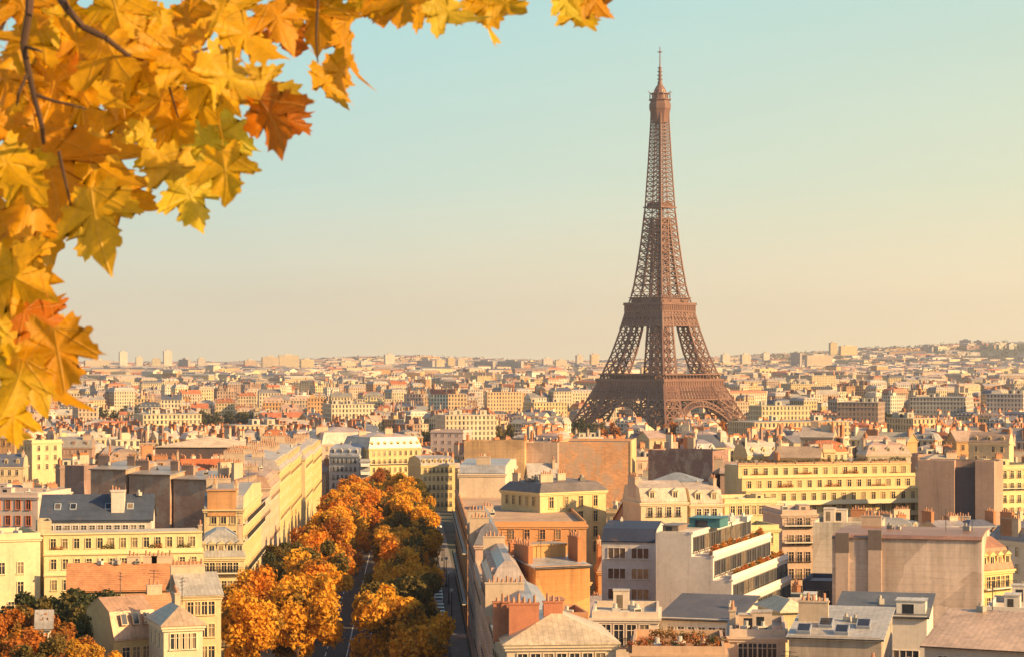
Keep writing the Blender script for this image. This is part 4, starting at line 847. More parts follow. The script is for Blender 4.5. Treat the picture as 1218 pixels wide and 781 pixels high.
# street lamps along the right pavement
for i in range(6):
    Y = 425 + 34 * i; o = empty('street_lamp', (AX(Y) + 18.4, Y, ground(AX(Y), Y) + .15)); tag(o, 'white globe street lamp on the right pavement, %s along the kerb' % ORD[i], 'lamp', 'street lamps on the avenue')
    mb = MB(); mb.beam((0, 0, 0), (0, 0, 6), .16, 0, .1, 6); mb.beam((0, 0, 0), (0, 0, .8), .4, 0, .3, 6); mb.build('post', M['iron'], o)
    mb = MB(); lathe(mb, [(.05, -.35), (.3, -.2), (.38, 0), (.3, .22), (.05, .36)], 10); mb.build('lamp_shade', M['trim'], o, (.75, .75, .72), (0, 0, 6.3))
# ------------------------------------------------------------------ the rest of the city
FW = [((.59, .49, .35), 'cream'), ((.61, .46, .26), 'yellow'), ((.64, .58, .48), 'white'), ((.52, .38, .28), 'pinkish'), ((.50, .28, .13), 'orange'), ((.34, .23, .18), 'brown'), ((.46, .40, .36), 'grey'), ((.60, .48, .30), 'sandy')]
FWW = [24, 18, 12, 13, 10, 7, 3, 15]
FR = [((.30, .275, .27), 'grey zinc'), ((.09, .10, .14), 'dark slate'), ((.42, .14, .06), 'red tiled'), ((.42, .36, .31), 'pale'), ((.34, .24, .19), 'brown'), ((.52, .37, .28), 'pinkish')]
FRW = [26, 13, 13, 18, 12, 18]
def jit(c, a=.12): k = 1 + rnd.uniform(-a, a); return tuple(min(.75, x * k * (1 + rnd.uniform(-.04, .04))) for x in c)
def roof_poly(mb, Mx, w, d, h, kind, rh, col):
    def T(x, y, z): return Mx @ Vector((x, y, z))
    if kind == 'flat':
        t = min(.35, w * .04); q = [(-w / 2 + t, t), (w / 2 - t, t), (w / 2 - t, d - t), (-w / 2 + t, d - t)]; mb.face([T(*p, h + .02) for p in q], 0, None, col)
    elif kind == 'gable':
        e = .4; mb.face([T(-w / 2, -e, h - .1), T(w / 2, -e, h - .1), T(w / 2, d / 2, h + rh), T(-w / 2, d / 2, h + rh)], 0, None, col); mb.face([T(w / 2, d + e, h - .1), T(-w / 2, d + e, h - .1), T(-w / 2, d / 2, h + rh), T(w / 2, d / 2, h + rh)], 0, None, col)
    else:
        i1 = min(1.2, w * .15); i2 = min(w, d) * .42
        def rg(i, z): return [T(-w / 2 + i, i, z), T(w / 2 - i, i, z), T(w / 2 - i, d - i, z), T(-w / 2 + i, d - i, z)]
        A, B_, C_ = rg(-.2, h), rg(i1, h + rh * .7), rg(i2, h + rh)
        for P_, Q in ((A, B_), (B_, C_)):
            for k in range(4): mb.face([P_[k], P_[(k + 1) % 4], Q[(k + 1) % 4], Q[k]], 0, None, col)
        mb.face(C_, 0, None, col)
def far_house(wmb, rmb, Mx, w, d, h, kind, rh, wc, rc, chim=2, rmat=0, windows=True):
    n0 = len(rmb.m)
    wmb.box(-w / 2, w / 2, 0, d, -5, h, 0, bottom=False, M=Mx, col=wc, uv=windows)
    if kind == 'gable':
        for x in (-w / 2 + .01, w / 2 - .01): wmb.face([Mx @ Vector(p) for p in ((x, 0, h), (x, d, h), (x, d / 2, h + rh))], 0, None, wc)
    if windows:
        wmb.box(-w / 2 - .3, w / 2 + .3, -.3, d + .3, h - .35, h - .05, 0, M=Mx, col=tuple(min(.8, c * 1.1) for c in wc))
        wmb.box(-w / 2 - .3, w / 2 + .3, -.3, d + .3, h - 3.6, h - 3.4, 0, M=Mx, col=wc)
    roof_poly(rmb, Mx, w, d, h, kind, rh, rc)
    if kind == 'hipmansard' and windows:
        nd_ = int(w / 3)
        for k in range(nd_):
            x = -w / 2 + w * (k + .5) / nd_; wmb.box(x - .55, x + .55, .15, 2.0, h + .1, h + 1.8, 0, M=Mx, col=wc); rmb.box(x - .35, x + .35, .1, .14, h + .35, h + 1.5, 0, M=Mx, col=(.04, .045, .06))
    for k in range(len(rmb.m) - n0): rmb.m[n0 + k] = rmat
CH_FAR = {}
def far_chim(n):
    if n not in CH_FAR:
        mb = MB(); L = .55 * n + .3; mb.box(-.32, .32, 0, L, -2.5, 1.6, 0); mb.box(-.3, .3, .2, L - .2, 1.6, 2.3, 1); CH_FAR[n] = mb.mesh('chimney', [M['soot'], M['pot']])
    return CH_FAR[n]
def nearest_landmark(px, py, Y):
    best = min(LAND, key=lambda l: (abs(l[0] - px) / 60) ** 2 + ((l[1] - py) / 35) ** 2 + (abs(l[2] - Y) / 400) ** 2)
    dx, dy = px - best[0], py - best[1]
    if abs(dx) > 45 and abs(dx) > 1.5 * abs(dy): rel = 'right of' if dx > 0 else 'left of'
    elif Y > best[2]: rel = 'beyond'
    else: rel = 'below'
    return rel, best[3]
PENDING = []
ORDW = ['', 'second', 'third', 'fourth', 'fifth', 'sixth', 'seventh', 'eighth', 'ninth', 'tenth', 'eleventh', 'twelfth', 'thirteenth', 'fourteenth', 'fifteenth', 'sixteenth', 'seventeenth', 'eighteenth', 'nineteenth', 'twentieth']
def queue_label(o, desc, px, py, Y): PENDING.append((o, desc, px, py, Y))
def flush_labels():
    groups = {}
    for o, desc, px, py, Y in PENDING:
        rel, lm = nearest_landmark(px, py, Y); groups.setdefault((desc, rel, lm), []).append((Y, o))
    for (desc, rel, lm), L in groups.items():
        L.sort(key=lambda t: t[0])
        for k, (Y, o) in enumerate(L):
            q = '' if len(L) == 1 else (', nearest' if k == 0 else ', %s nearest' % ORDW[k] if k < len(ORDW) else ', far one')
            o['label'] = '%s %s %s%s' % (desc, rel, lm, q)
TREEPX = []
def in_avenue(X, Y, m): return Y < 835 and abs(X - AX(Y)) < AVW + m
# --- near and middle distance: every house its own object, windows as parts where they can be seen
def try_fill(px, Y, near):
    X = PX(px, Y); g = ground(X, Y); w = rnd.uniform(7, 15); d = rnd.uniform(7, 12) * (1 if near else 1.2)
    yaw = R(rnd.choice([-25, -14, 8, 18, 28, 34]) + rnd.uniform(-6, 6)); c = corners(X, Y, yaw, w, d)
    if any(in_avenue(p[0], p[1], .3) for p in c): return False
    if any(overlap(c, r) for r in RECTS): return False
    if math.hypot(X - TX, Y - TY) < 150: return False
    h = rnd.uniform(17, 27) if near else rnd.uniform(17, 27); rh = rnd.choice([2.6, 3.2, 3.8]); kind = rnd.choices(['hipmansard', 'mansard', 'flat', 'gable'], [4, 3, 4, 2])[0]
    sx0 = min(SX(p[0], p[1]) for p in c) - 2; sx1 = max(SX(p[0], p[1]) for p in c) + 2; top = h + (rh if kind != 'flat' else 2.0) + 2.5
    for x0, x1, y0, y1, YY in PROT:
        if YY > Y + 1 and x1 > sx0 and x0 < sx1:
            lim = CAMZ - (y1 - 2 - HY) * Y / FPX - g          # highest this may be without hiding what stands behind
            if top > lim: h -= top - lim; top = lim
    if h < 7: return False
    if SY(g + top, Y) > 800: return False
    wc, wn_ = rnd.choices(FW, FWW)[0]; rc, rn = rnd.choices(FR, FRW)[0]; wc = jit(wc); rc = jit(rc, .2)
    if kind == 'flat' and rn in ('grey zinc', 'red tiled'): rc, rn = jit(PALE), 'pale'
    ncam = rnd.choice([1, 2, 2, 3]); RECTS.append(c); PROT.append((sx0 + 3, sx1 - 3, SY(g + h + rh, Y), min(SY(g + h, Y) + 16, 790), Y))
    root = empty('apartment_building', (X, Y, g), yaw); tag(root, '', 'building', 'apartment buildings of the quarter')
    kd = {'hipmansard': 'mansard', 'mansard': 'mansard', 'flat': 'flat', 'gable': 'gabled'}[kind]
    queue_label(root, '%s %s house, %s roof,' % (wn_, 'low' if h < 15 else 'narrow' if w < 14 else 'broad', rn + ' ' + kd), SX(X, Y), SY(g + h, Y), Y)
    wm, rm = MB(), MB(); trim = tuple(min(.75, x * 1.12) for x in wc)
    shell(wm, w, d, h, parapet=(kind == 'flat')); roof_mesh(rm, w, d, h, kind, rh, wm)
    wm.build('wall', [M['stucco'], M['trim']], root, wc)
    rmat = {'grey zinc': 'zinc', 'dark slate': 'slate', 'red tiled': 'tile', 'pale': 'gravel', 'brown': 'slate', 'pinkish': 'zinc'}[rn]
    ro = rm.build('roof', M[rmat], root, rc)
    rows = 3; n = int(w / 2.7); wk = rnd.choice(['plain', 'plain', 'french', 'shutter'])
    zt = h - (1.0 if kind == 'flat' else .3)
    windows(root, 'F', n, rows, w, d, zt, kind=wk, color=trim, skip=.05)
    if rnd.random() < .6: windows(root, 'R' if yaw < 0 else 'L', int(d / 3), 2, w, d, zt, kind='plain', color=trim, skip=.1)
    if kind in ('mansard', 'hipmansard'):
        for i in range(n // 2 + 1): link('dormer', DORMER, root, trim, (-w / 2 + w * (i + .5) / (n // 2 + 1), .3, h + .15), 0, (.9, .9, rh / 3.6))
    for i in range(ncam):
        hm = h + (.0 if kind == 'flat' else rh * .75); add_chimney(ro, rnd.choice([-1, 1]) * (w / 2 - .5) if i < 2 else 0, d * rnd.uniform(.15, .5), hm, rnd.choice([3, 5, 8]), rnd.choice([1.4, 1.4, 2.4]), R(rnd.choice([0, 0, 90])), rnd.choice([(.5, .38, .28), (.45, .2, .1), (.56, .48, .38)]))
    if kind == 'flat':
        for i in range(3):
            me, nm, sc_ = rnd.choice([(HUT, 'roof_hut', (2.6, 2.2, 2)), (VENT, 'vent', (1, 1, 1)), (SKYL, 'skylight', (1.4, 1.4, 1))]); link(nm, me, root, jit((.5, .44, .36)), (rnd.uniform(-w / 3, w / 3), rnd.uniform(2, d - 2), h - .7), 0, sc_)
    elif rnd.random() < .5: link('aerial', AERIAL, root, None, (rnd.uniform(-w / 3, w / 3), d * .5, h + rh * .95))
    return True
nfill = 0
for Y0, Y1, tries, cap in ((205, 330, 1500, 34), (330, 480, 2000, 45), (480, 720, 4000, 110), (720, 880, 4000, 62)):
    got = 0
    for _ in range(tries):
        if got >= cap: break
        Y = rnd.uniform(Y0, Y1)
        if try_fill(rnd.uniform(-40, 1260), Y, Y < 720): got += 1
    nfill += got
print('fill houses', nfill, 'windows', NWIN[0])
# --- skyline blocks, one object each
SKY_BLK = [(116, 30, 428, 6600, 'wide cream', 0), (147, 9, 418, 6900, 'slim pale yellow', 2), (166, 8, 424, 6700, 'slim sandy', 2), (186, 10, 426, 6500, 'sandy', 0), (200, 10, 417, 7000, 'tall white', 2), (218, 14, 427, 6400, 'grey', 6), (240, 9, 426, 6600, 'slim white', 2), (298, 14, 428, 6800, 'pinkish', 3), (322, 20, 424, 6400, 'broad cream', 0), (344, 24, 422, 6500, 'long cream', 0), (366, 16, 427, 6300, 'sandy', 7), (415, 20, 430, 6000, 'cream', 0), (436, 14, 429, 6800, 'pale', 2), (464, 12, 421, 7300, 'cream', 2), (505, 22, 428, 6200, 'bluish grey', 6), (524, 10, 427, 6400, 'sunlit sandy', 7), (537, 9, 425, 6500, 'narrow yellow', 1), (549, 9, 427, 6450, 'narrow cream', 0), (575, 26, 429, 6000, 'long grey', 6), (606, 32, 429, 6050, 'longest grey', 6), (652, 12, 426, 6700, 'pale', 2), (668, 14, 428, 6500, 'cream', 0), (690, 8, 422, 7100, 'slim', 2), (708, 10, 421, 6900, 'yellowish', 1), (864, 10, 421, 7000, 'pale', 2), (888, 12, 421, 6900, 'cream', 0), (912, 8, 419, 7200, 'slim white', 2), (946, 12, 419, 6600, 'grey', 6), (975, 34, 422, 6300, 'long sunlit cream', 0), (992, 9, 407, 7600, 'tall slim yellow', 1), (1010, 24, 411, 7500, 'wide yellow', 1), (1148, 14, 404, 8300, 'grey hilltop', 6), (1163, 10, 405, 8300, 'slim hilltop', 6), (1192, 10, 414, 7900, 'white hillside', 2), (1205, 12, 413, 7900, 'broad white hillside', 2), (1100, 18, 412, 8000, 'grey hillside', 6)]
for i, (px, wp, yt, Y, nm, ci) in enumerate(SKY_BLK):
    X = PX(px, Y); g = ground(X, Y); w = wp / FPX * Y; h = max(18, PZ(yt, Y) - g); o = empty('tower_block', (X, Y, g), R(rnd.uniform(14, 32)) if ci != 6 else R(-30)); tag(o, '', 'building', 'tower blocks along the skyline')
    o['label'] = '%s tower block on the skyline, %s counted from the left' % (nm, ['first', 'second', 'third', 'fourth', 'fifth', 'sixth', 'seventh', 'eighth', 'ninth', 'tenth', 'eleventh', 'twelfth', 'thirteenth', 'fourteenth', 'fifteenth', 'sixteenth', 'seventeenth', 'eighteenth', 'nineteenth', 'twentieth', 'twenty first', 'twenty second', 'twenty third', 'twenty fourth', 'twenty fifth', 'twenty sixth', 'twenty seventh', 'twenty eighth', 'twenty ninth', 'thirtieth', 'thirty first', 'thirty second', 'thirty third', 'thirty fourth', 'thirty fifth', 'thirty sixth'][sorted(range(len(SKY_BLK)), key=lambda k: SKY_BLK[k][0]).index(i)])
    wm = MB(); wm.box(-w / 2, w / 2, 0, 14, -8, h, 0, bottom=False, top=False, uv=True, col=jit(FW[ci][0])); wm.build('wall', M['far_wall'], o)
    rm = MB(); rm.face([(-w / 2, 0, h), (w / 2, 0, h), (w / 2, 14, h), (-w / 2, 14, h)], 0, None, (.4, .36, .3)); rm.box(-w / 5, w / 5, 4, 10, h, h + 4, 0, col=(.45, .4, .34)); rm.build('roof', M['far_roof'], o)
# --- named large blocks in the middle distance
BIG = [(955, 120, 501, 1180, 22, 'long pale yellow block with a row of square windows', 1, 30), (1100, 30, 497, 1150, 24, 'small yellow block with three windows', 1, 24), (1115, 62, 472, 1700, -20, 'broad grey office block with long dark bands', 6, 40), (1195, 40, 468, 1650, -22, 'grey slab block at the right edge', 6, 34), (1020, 46, 478, 1500, -18, 'mauve square block with a yellow end wall', 5, 30), (935, 60, 482, 1450, 18, 'sandy long block right of the tower foot', 7, 20), (560, 60, 493, 1350, 16, 'long cream block in front of the river trees', 0, 22), (205, 66, 492, 1350, 20, 'sunlit cream slab with many windows left of the hall', 0, 30), (105, 22, 484, 1500, 22, 'pinkish narrow tower house on the left', 3, 20), (655, 40, 478, 1750, 20, 'bright yellow block left of the tower foot', 1, 24), (420, 50, 480, 1600, 20, 'pale yellow block above the broad mansard', 0, 24), (310, 56, 505, 1150, 24, 'long sandy block above the red roof', 7, 20), (960, 40, 456, 2700, 20, 'yellow far block right of the tower', 1, 30), (980, 30, 446, 3200, 22, 'tall sandy far block with stepped top', 7, 34)]
for px, wp, yt, Y, yaw, lab, ci, dd in BIG:
    X = PX(px, Y); g = ground(X, Y); w = wp / FPX * Y / math.cos(R(yaw)); h = max(14, PZ(yt, Y) - g); o = empty('large_block', (X, Y, g), R(yaw)); tag(o, lab, 'building')
    RECTS.append(corners(X, Y, R(yaw), w, dd)); wm, rm = MB(), MB(); far_house(wm, rm, Matrix.Identity(4), w, dd, h, 'flat', 2, jit(FW[ci][0], .05), (.3, .27, .25), 0)
    wm.build('wall', M['far_wall'], o); ro = rm.build('roof', M['far_roof'], o); PROT.append((px - wp / 2, px + wp / 2, yt, yt + 8, Y))
    for k in range(3): link('roof_hut', HUT, o, jit((.5, .44, .36)), (rnd.uniform(-w * .4, w * .4), rnd.uniform(3, dd - 3), h), 0, (4, 3, 2.6))
# --- parks: trees one can tell apart
PARK = []
for px, Y, c in [(692, 1640, 'dark green'), (700, 1600, 'dark green'), (684, 1680, 'dark green'), (676, 1600, 'olive green'), (714, 1620, 'brownish green'), (728, 1600, 'rusty orange'), (770, 1600, 'dark green'), (800, 1610, 'rusty orange'), (858, 1610, 'rusty orange'), (878, 1630, 'olive green'), (508, 1480, 'dark green'), (522, 1500, 'dark green'), (536, 1470, 'olive green'), (550, 1500, 'dark green'), (564, 1480, 'brownish green'), (578, 1470, 'olive green'), (592, 1500, 'brownish green'), (606, 1490, 'brownish green'), (460, 1560, 'dark green'), (474, 1540, 'dark green'), (240, 1900, 'dark green'), (255, 1880, 'dark green'), (272, 1920, 'dark green'), (288, 1900, 'olive green'), (304, 1890, 'dark green'), (120, 2100, 'dark green'), (136, 2080, 'dark green'), (150, 2120, 'dark green'), (1040, 2000, 'dark green'), (1056, 1980, 'dark green'), (1072, 2010, 'olive green'), (1160, 1400, 'dark green'), (1176, 1380, 'olive green'), (905, 2050, 'dark green'), (918, 2080, 'dark green'), (1010, 1250, 'olive green'), (1060, 1160, 'brownish green'), (1072, 1150, 'dark green')]:
    X = PX(px, Y); r = rnd.uniform(5.5, 8); c_ = corners(X, Y - 5, 0, 11, 11)
    if any(overlap(c_, q) for q in RECTS): Y += 25; X = PX(px, Y); c_ = corners(X, Y - 5, 0, 11, 11)
    if any(overlap(c_, q) for q in RECTS): continue
    RECTS.append(c_); PROT.append((px - 9, px + 9, SY(ground(X, Y) + 19, Y), SY(ground(X, Y) + 9, Y), Y)); o = tree('', X, Y, rnd.uniform(17, 22), r, c, 'park trees among the roofs', SMALL, 'park_tree'); queue_label(o, c + ' park tree', px, SY(19 + ground(X, Y), Y), Y)
flush_labels()
# --- everything farther: one mass of roofs and walls
wmb, rmb = MB(), MB(); CELL = {}
def key(X, Y): return (int(X // 60), int(Y // 60))
for r in RECTS:
    for p in r: 
        for a in (-1, 0, 1):
            for b_ in (-1, 0, 1): CELL.setdefault((key(*p)[0] + a, key(*p)[1] + b_), []).append(r)
nfar = 0; Y = 735.0
while Y < 9300:
    step = 10.5 + (Y - 700) * .0052 if Y < 3000 else 22.5 + (Y - 3000) * .0062
    half = .2258 * Y + 120; X = -half + rnd.uniform(0, step)
    while X < half:
        st = step * rnd.uniform(.8, 1.35); XX = X + st / 2; YY = Y + rnd.uniform(-.4, .4) * step; X += st * 1.06
        if mnoise.noise(Vector((XX / 260, YY / 260, 3.3))) > .46 and YY > 1200: continue
        hill = mnoise.noise(Vector((XX / 500, YY / 500, 8.1)))
        if YY > 6800 and XX > 900 and hill > -.05: continue
        if abs((XX * .8 + YY * .6) % 170 - 85) > 79 or (in_avenue(XX, YY, 12)): continue
        if math.hypot(XX - TX, YY - TY) < 135 or (1480 < YY < 1560 and Y > 1480): continue
        district = mnoise.cell(Vector((XX / 420, YY / 420, 1.5))) ; yaw = R([26, -20, 14, 38, 20, 30, 8, -30][int(abs(district) * 97) % 8] + rnd.uniform(-7, 7))
        w, d = st * rnd.uniform(.72, .98) * (2.3 if rnd.random() < .1 and YY > 1200 else 1), step * rnd.uniform(.6, .95); c = corners(XX, YY, yaw, w, d)
        if YY < 2200 and any(overlap(c, q) for q in {id(q): q for p in c for q in CELL.get(key(*p), [])}.values()): continue
        g = ground(XX, YY); q = rnd.random(); h = rnd.uniform(11, 25) if q < .84 else rnd.uniform(24, 38)
        if YY < 1700: h = min(h, 25)
        if YY < 1780 and abs(XX / YY - TX / TY) < .04: h = min(h, 20 if YY > 1450 else 23)
        if YY > 5200: h = min(h, rnd.uniform(12, 20))
        kind = rnd.choices(['hipmansard', 'flat', 'gable'], [4, 4, 2])[0]
        for x0, x1, y0, y1, PY in PROT:
            if PY > YY + 1:
                s0 = SX(XX, YY)
                if x0 - 6 < s0 < x1 + 6: h = min(h, CAMZ - (y1 - HY) * YY / FPX - g - 3.5)
        if h < 5: continue
        wc = jit(rnd.choices(FW, FWW)[0][0], .15); rc = jit(rnd.choices(FR, FRW)[0][0], .25); win = YY < 4200
        Mx = Matrix.Translation((XX, YY, g)) @ Matrix.Rotation(yaw, 4, 'Z')
        far_house(wmb, rmb, Mx, w, d, h, kind, rnd.uniform(2.5, 4.5), wc, rc, 0, 0, win); nfar += 1
        for k in range(rnd.choice([1, 2, 3]) if YY < 5000 else 1):
            cx, cy = rnd.uniform(-w * .48, w * .48), rnd.uniform(.1, .7) * d; L = rnd.uniform(1.5, 4.5) * (1 + YY / 5000); hh = h + rnd.uniform(3, 5.5)
            cc = rnd.choice([(.5, .38, .28), (.45, .19, .09), (.60, .52, .40), (.3, .2, .16)])
            wmb.box(cx - .4, cx + .4, cy, cy + L, h - 1, hh, 0, M=Mx, col=cc, bottom=False)
            if YY < 2200: wmb.box(cx - .3, cx + .3, cy + .2, cy + L - .2, hh, hh + .8, 0, M=Mx, col=(.42, .15, .06), bottom=False)
        if kind == 'flat' and rnd.random() < .6: a, e = rnd.uniform(-w * .3, w * .3), rnd.uniform(.2, .6) * d; wmb.box(a - 2, a + 2, e, e + 3, h, h + 2.6, 0, M=Mx, col=wc, bottom=False)
    Y += step * 1.02
n0 = len(wmb.f)
far = wmb
base = len(far.v)
for f, m_, u, c in zip(rmb.f, rmb.m, rmb.uv, rmb.c): far.f.append(tuple(i + base for i in f)); far.m.append(1); far.uv.append(u); far.c.append(c)
far.v.extend(rmb.v)
o = far.build('distant_city', [M['far_wall'], M['far_roof']]); struct(o, 'stuff'); o['label'] = 'mass of distant houses and roofs spreading to the horizon'
print('far houses', nfar, 'faces', len(far.f))
# --- woods on the hills and green patches between the houses
wd = MB(); rg = random.Random(5)
for _ in range(9000):
    Y = rg.uniform(1250, 9300); X = rg.uniform(-.24, .24) * Y
    hilly = (Y > 6900 and X > 800) or (Y > 8000 and -900 < X < 100)
    if not hilly and mnoise.noise(Vector((X / 260, Y / 260, 3.3))) < .40 and not (1480 < Y < 1560): continue
    if math.hypot(X - TX, Y - TY) < 75 or (Y < 1780 and abs(X / Y - TX / TY) < .03): continue
    g = ground(X, Y); s_ = rg.uniform(5, 8) * (1.0 if Y < 3000 else 1.7); n = 26 if Y < 3000 else 12
    leafball(wd, (X, Y, g + s_ * 1.0), s_, s_ * 1.0, n, s_ * .34, rg)
m_ = leaf_cluster_mat('wood_leaves', (.10, .075, .025), .5, .66, .02)
o = wd.build('distant_wood', m_, None, (.10, .10, .06)); struct(o, 'stuff'); o['label'] = 'dark wooded patches on the hills and between far roofs'
# ------------------------------------------------------------------ the maple bough close to the camera
def leaf_mat():
    m, t, b = mat('maple_leaf'); c = colsrc(t, 'obj'); uv = nd(t, 'ShaderNodeUVMap').outputs[0]; O = nd(t, 'ShaderNodeTexCoord').outputs['Object']
    s_ = nd(t, 'ShaderNodeSeparateXYZ'); lk(t, uv, s_.inputs[0]); ax = mth(t, 'ABSOLUTE', s_.outputs[0]); y = s_.outputs[1]
    d = None
    for tx, ty in ((0, 1.0), (.58, .52), (.44, .13)):
        L = math.hypot(tx, ty); e = mth(t, 'ABSOLUTE', mth(t, 'SUBTRACT', mth(t, 'MULTIPLY', ax, ty / L), mth(t, 'MULTIPLY', y, tx / L))); d = e if d is None else mth(t, 'MINIMUM', d, e)
    vein = mrange(t, d, .006, .022, 1, 0)
    blot = mrange(t, nz(t, 2.2, 4, uv), .35, .65, 0, 1); c = mixc(t, blot, mul(t, c, mth(t, 'ADD', .78, 0)), c)
    tone = nz(t, 7, 4, uv, .7); c = mul(t, c, mrange(t, tone, .3, .7, .85, 1.15))
    spots = mrange(t, nz(t, 9, 3, uv), .66, .73, 0, .7); c = mixc(t, spots, c, (.22, .06, .01))
    c = mixc(t, mth(t, 'MULTIPLY', vein, .22), c, (.80, .50, .10))
    lk(t, c, b.inputs['Base Color']); b.inputs['Roughness'].default_value = .45
    bp = nd(t, 'ShaderNodeBump'); bp.inputs['Strength'].default_value = .6; bp.inputs['Distance'].default_value = .004; lk(t, mth(t, 'SUBTRACT', tone, vein), bp.inputs['Height']); lk(t, bp.outputs[0], b.inputs['Normal'])
    tr = nd(t, 'ShaderNodeBsdfTranslucent'); lk(t, c, tr.inputs['Color']); ms = nd(t, 'ShaderNodeMixShader'); ms.inputs[0].default_value = .68
    lk(t, b.outputs[0], ms.inputs[1]); lk(t, tr.outputs[0], ms.inputs[2]); lk(t, ms.outputs[0], t.nodes['Material Output'].inputs['Surface']); return m
M['maple'] = leaf_mat()
HALF = [(0, 0), (.07, -.035), (.16, -.10), (.27, -.16), (.29, -.08), (.38, -.07), (.33, .0), (.31, .05), (.38, .10), (.41, .08), (.52, .13), (.46, .19), (.50, .25), (.62, .32), (.60, .40), (.70, .50), (.56, .47), (.52, .54), (.42, .48), (.33, .46), (.27, .43), (.25, .51), (.25, .60), (.33, .67), (.24, .68), (.25, .78), (.15, .79), (.10, .90), (0, 1.06)]
def leaf_mesh(seed):
    rg = random.Random(seed); k1, k2, k3 = rg.uniform(-.1, .75), rg.uniform(-.3, 1.0), rg.uniform(.05, .16); ph = rg.uniform(0, 6)
    amp = [rg.uniform(-.16, .14) for _ in range(12)]; sk = rg.uniform(-.12, .12)
    def fit(x, y):
        a = math.atan2(y - .33, x); k = (a + math.pi) / (2 * math.pi) * 12; i = int(k) % 12; f_ = k - int(k); r = 1 + amp[i] * (1 - f_) + amp[(i + 1) % 12] * f_
        return (x * r + sk * (y - .1) * .6, .33 + (y - .33) * r)
    base_ = HALF + [(-x, y) for x, y in HALF[-2:0:-1]]; out = []
    for (xa, ya), (xb, yb) in zip(base_, base_[1:] + base_[:1]):
        L_ = math.hypot(xb - xa, yb - ya); out.append(fit(xa, ya))
        if L_ > .09:
            nx_, ny_ = (yb - ya) / L_, -(xb - xa) / L_; q = rg.uniform(-.022, .028); out.append(fit((xa + xb) / 2 + nx_ * q, (ya + yb) / 2 + ny_ * q))
    n = len(out); cx, cy = 0, .33; P_ = []; UV = []
    def bend(x, y):
        r = math.hypot(x, y - .3); z = k1 * .8 * x * x / (abs(x) + .22) - k2 * (y - .2) ** 2 * .9 - .35 * max(0, abs(x) - .3) ** 2 * 2 + k3 * (math.sin(5 * math.atan2(y - .3, x) + ph) * r + .6 * math.sin(11 * math.atan2(y - .3, x) + 2 * ph) * r * r)
        return (x, z, -y)                              # hangs down: tip at -z
    pts = [(cx, cy)]
    for t in (.3, .55, .78, 1): pts += [(cx + (x - cx) * t, cy + (y - cy) * t) for x, y in out]
    v = [bend(*p) for p in pts]; f = [(0, 1 + k, 1 + (k + 1) % n) for k in range(n)]
    for r in range(3):
        a, b_ = 1 + r * n, 1 + (r + 1) * n; f += [(a + k, b_ + k, b_ + (k + 1) % n, a + (k + 1) % n) for k in range(n)]
    uv = list(pts); s0 = len(v)                        # the stalk
    sk = [Vector((0, .0, 0)), Vector((.02, .05, .22)), Vector((-.02, .16, .48)), Vector((-.05, .2, .72))]
    for i, p in enumerate(sk):
        for k in range(4): a = math.pi / 2 * k; v.append((p.x + .007 * math.cos(a), p.y + .007 * math.sin(a), p.z)); uv.append((.001, .3))
    for i in range(3):
        for k in range(4): f.append((s0 + i * 4 + k, s0 + i * 4 + (k + 1) % 4, s0 + i * 4 + 4 + (k + 1) % 4, s0 + i * 4 + 4 + k))
    me = bpy.data.meshes.new('leaf'); me.from_pydata(v, [], f); me.materials.append(M['maple']); me.polygons.foreach_set('use_smooth', [True] * len(f))
    l = me.uv_layers.new(name='UVMap'); l.data.foreach_set('uv', [c for q in f for i in q for c in uv[i]]); return me
LEAF = [leaf_mesh(900 + k) for k in range(14)]
LC = {'o': (.94, .47, .008), 'a': (.95, .51, .015), 'y': (.96, .61, .04), 'r': (.62, .19, .008), 'd': (.86, .38, .008)}
rnd.seed(23)
bough = empty('maple_bough', (PX(60, 4.2), 4.2, PZ(-60, 4.2))); tag(bough, 'golden orange maple bough hanging close in the upper left corner', 'branch')
inv = Vector(bough.location)
def leaf(px, py, size, col, rot, tilt=0, turn=0, D=None, flip=0):
    """px, py the middle of the blade, size its length in photo pixels, rot turns the tip (0 down, 90 right)"""
    D = D or rnd.uniform(3.7, 4.7); L = size / FPX * D
    a = R(rot); mx_, mz_ = math.sin(a), -math.cos(a); base = Vector((PX(px, D) - mx_ * L * .42, D, PZ(py, D) - mz_ * L * .42))
    c = LC[col]; k = rnd.uniform(.88, 1.12); o = link('leaf', rnd.choice(LEAF), bough, tuple(min(.9, x * k) for x in c), base - inv)
    turn += rnd.choice([-1, 1]) * rnd.uniform(5, 42); tilt += rnd.uniform(-28, 22)
    Rm = Matrix.Rotation(-a, 3, 'Y') @ Matrix.Rotation(R(turn), 3, 'Z') @ Matrix.Rotation(R(tilt), 3, 'X')
    if flip: Rm = Rm @ Matrix.Rotation(math.pi, 3, 'Z')
    o.rotation_euler = Rm.to_euler(); o.scale = (L,) * 3; return o
DENSE = 51
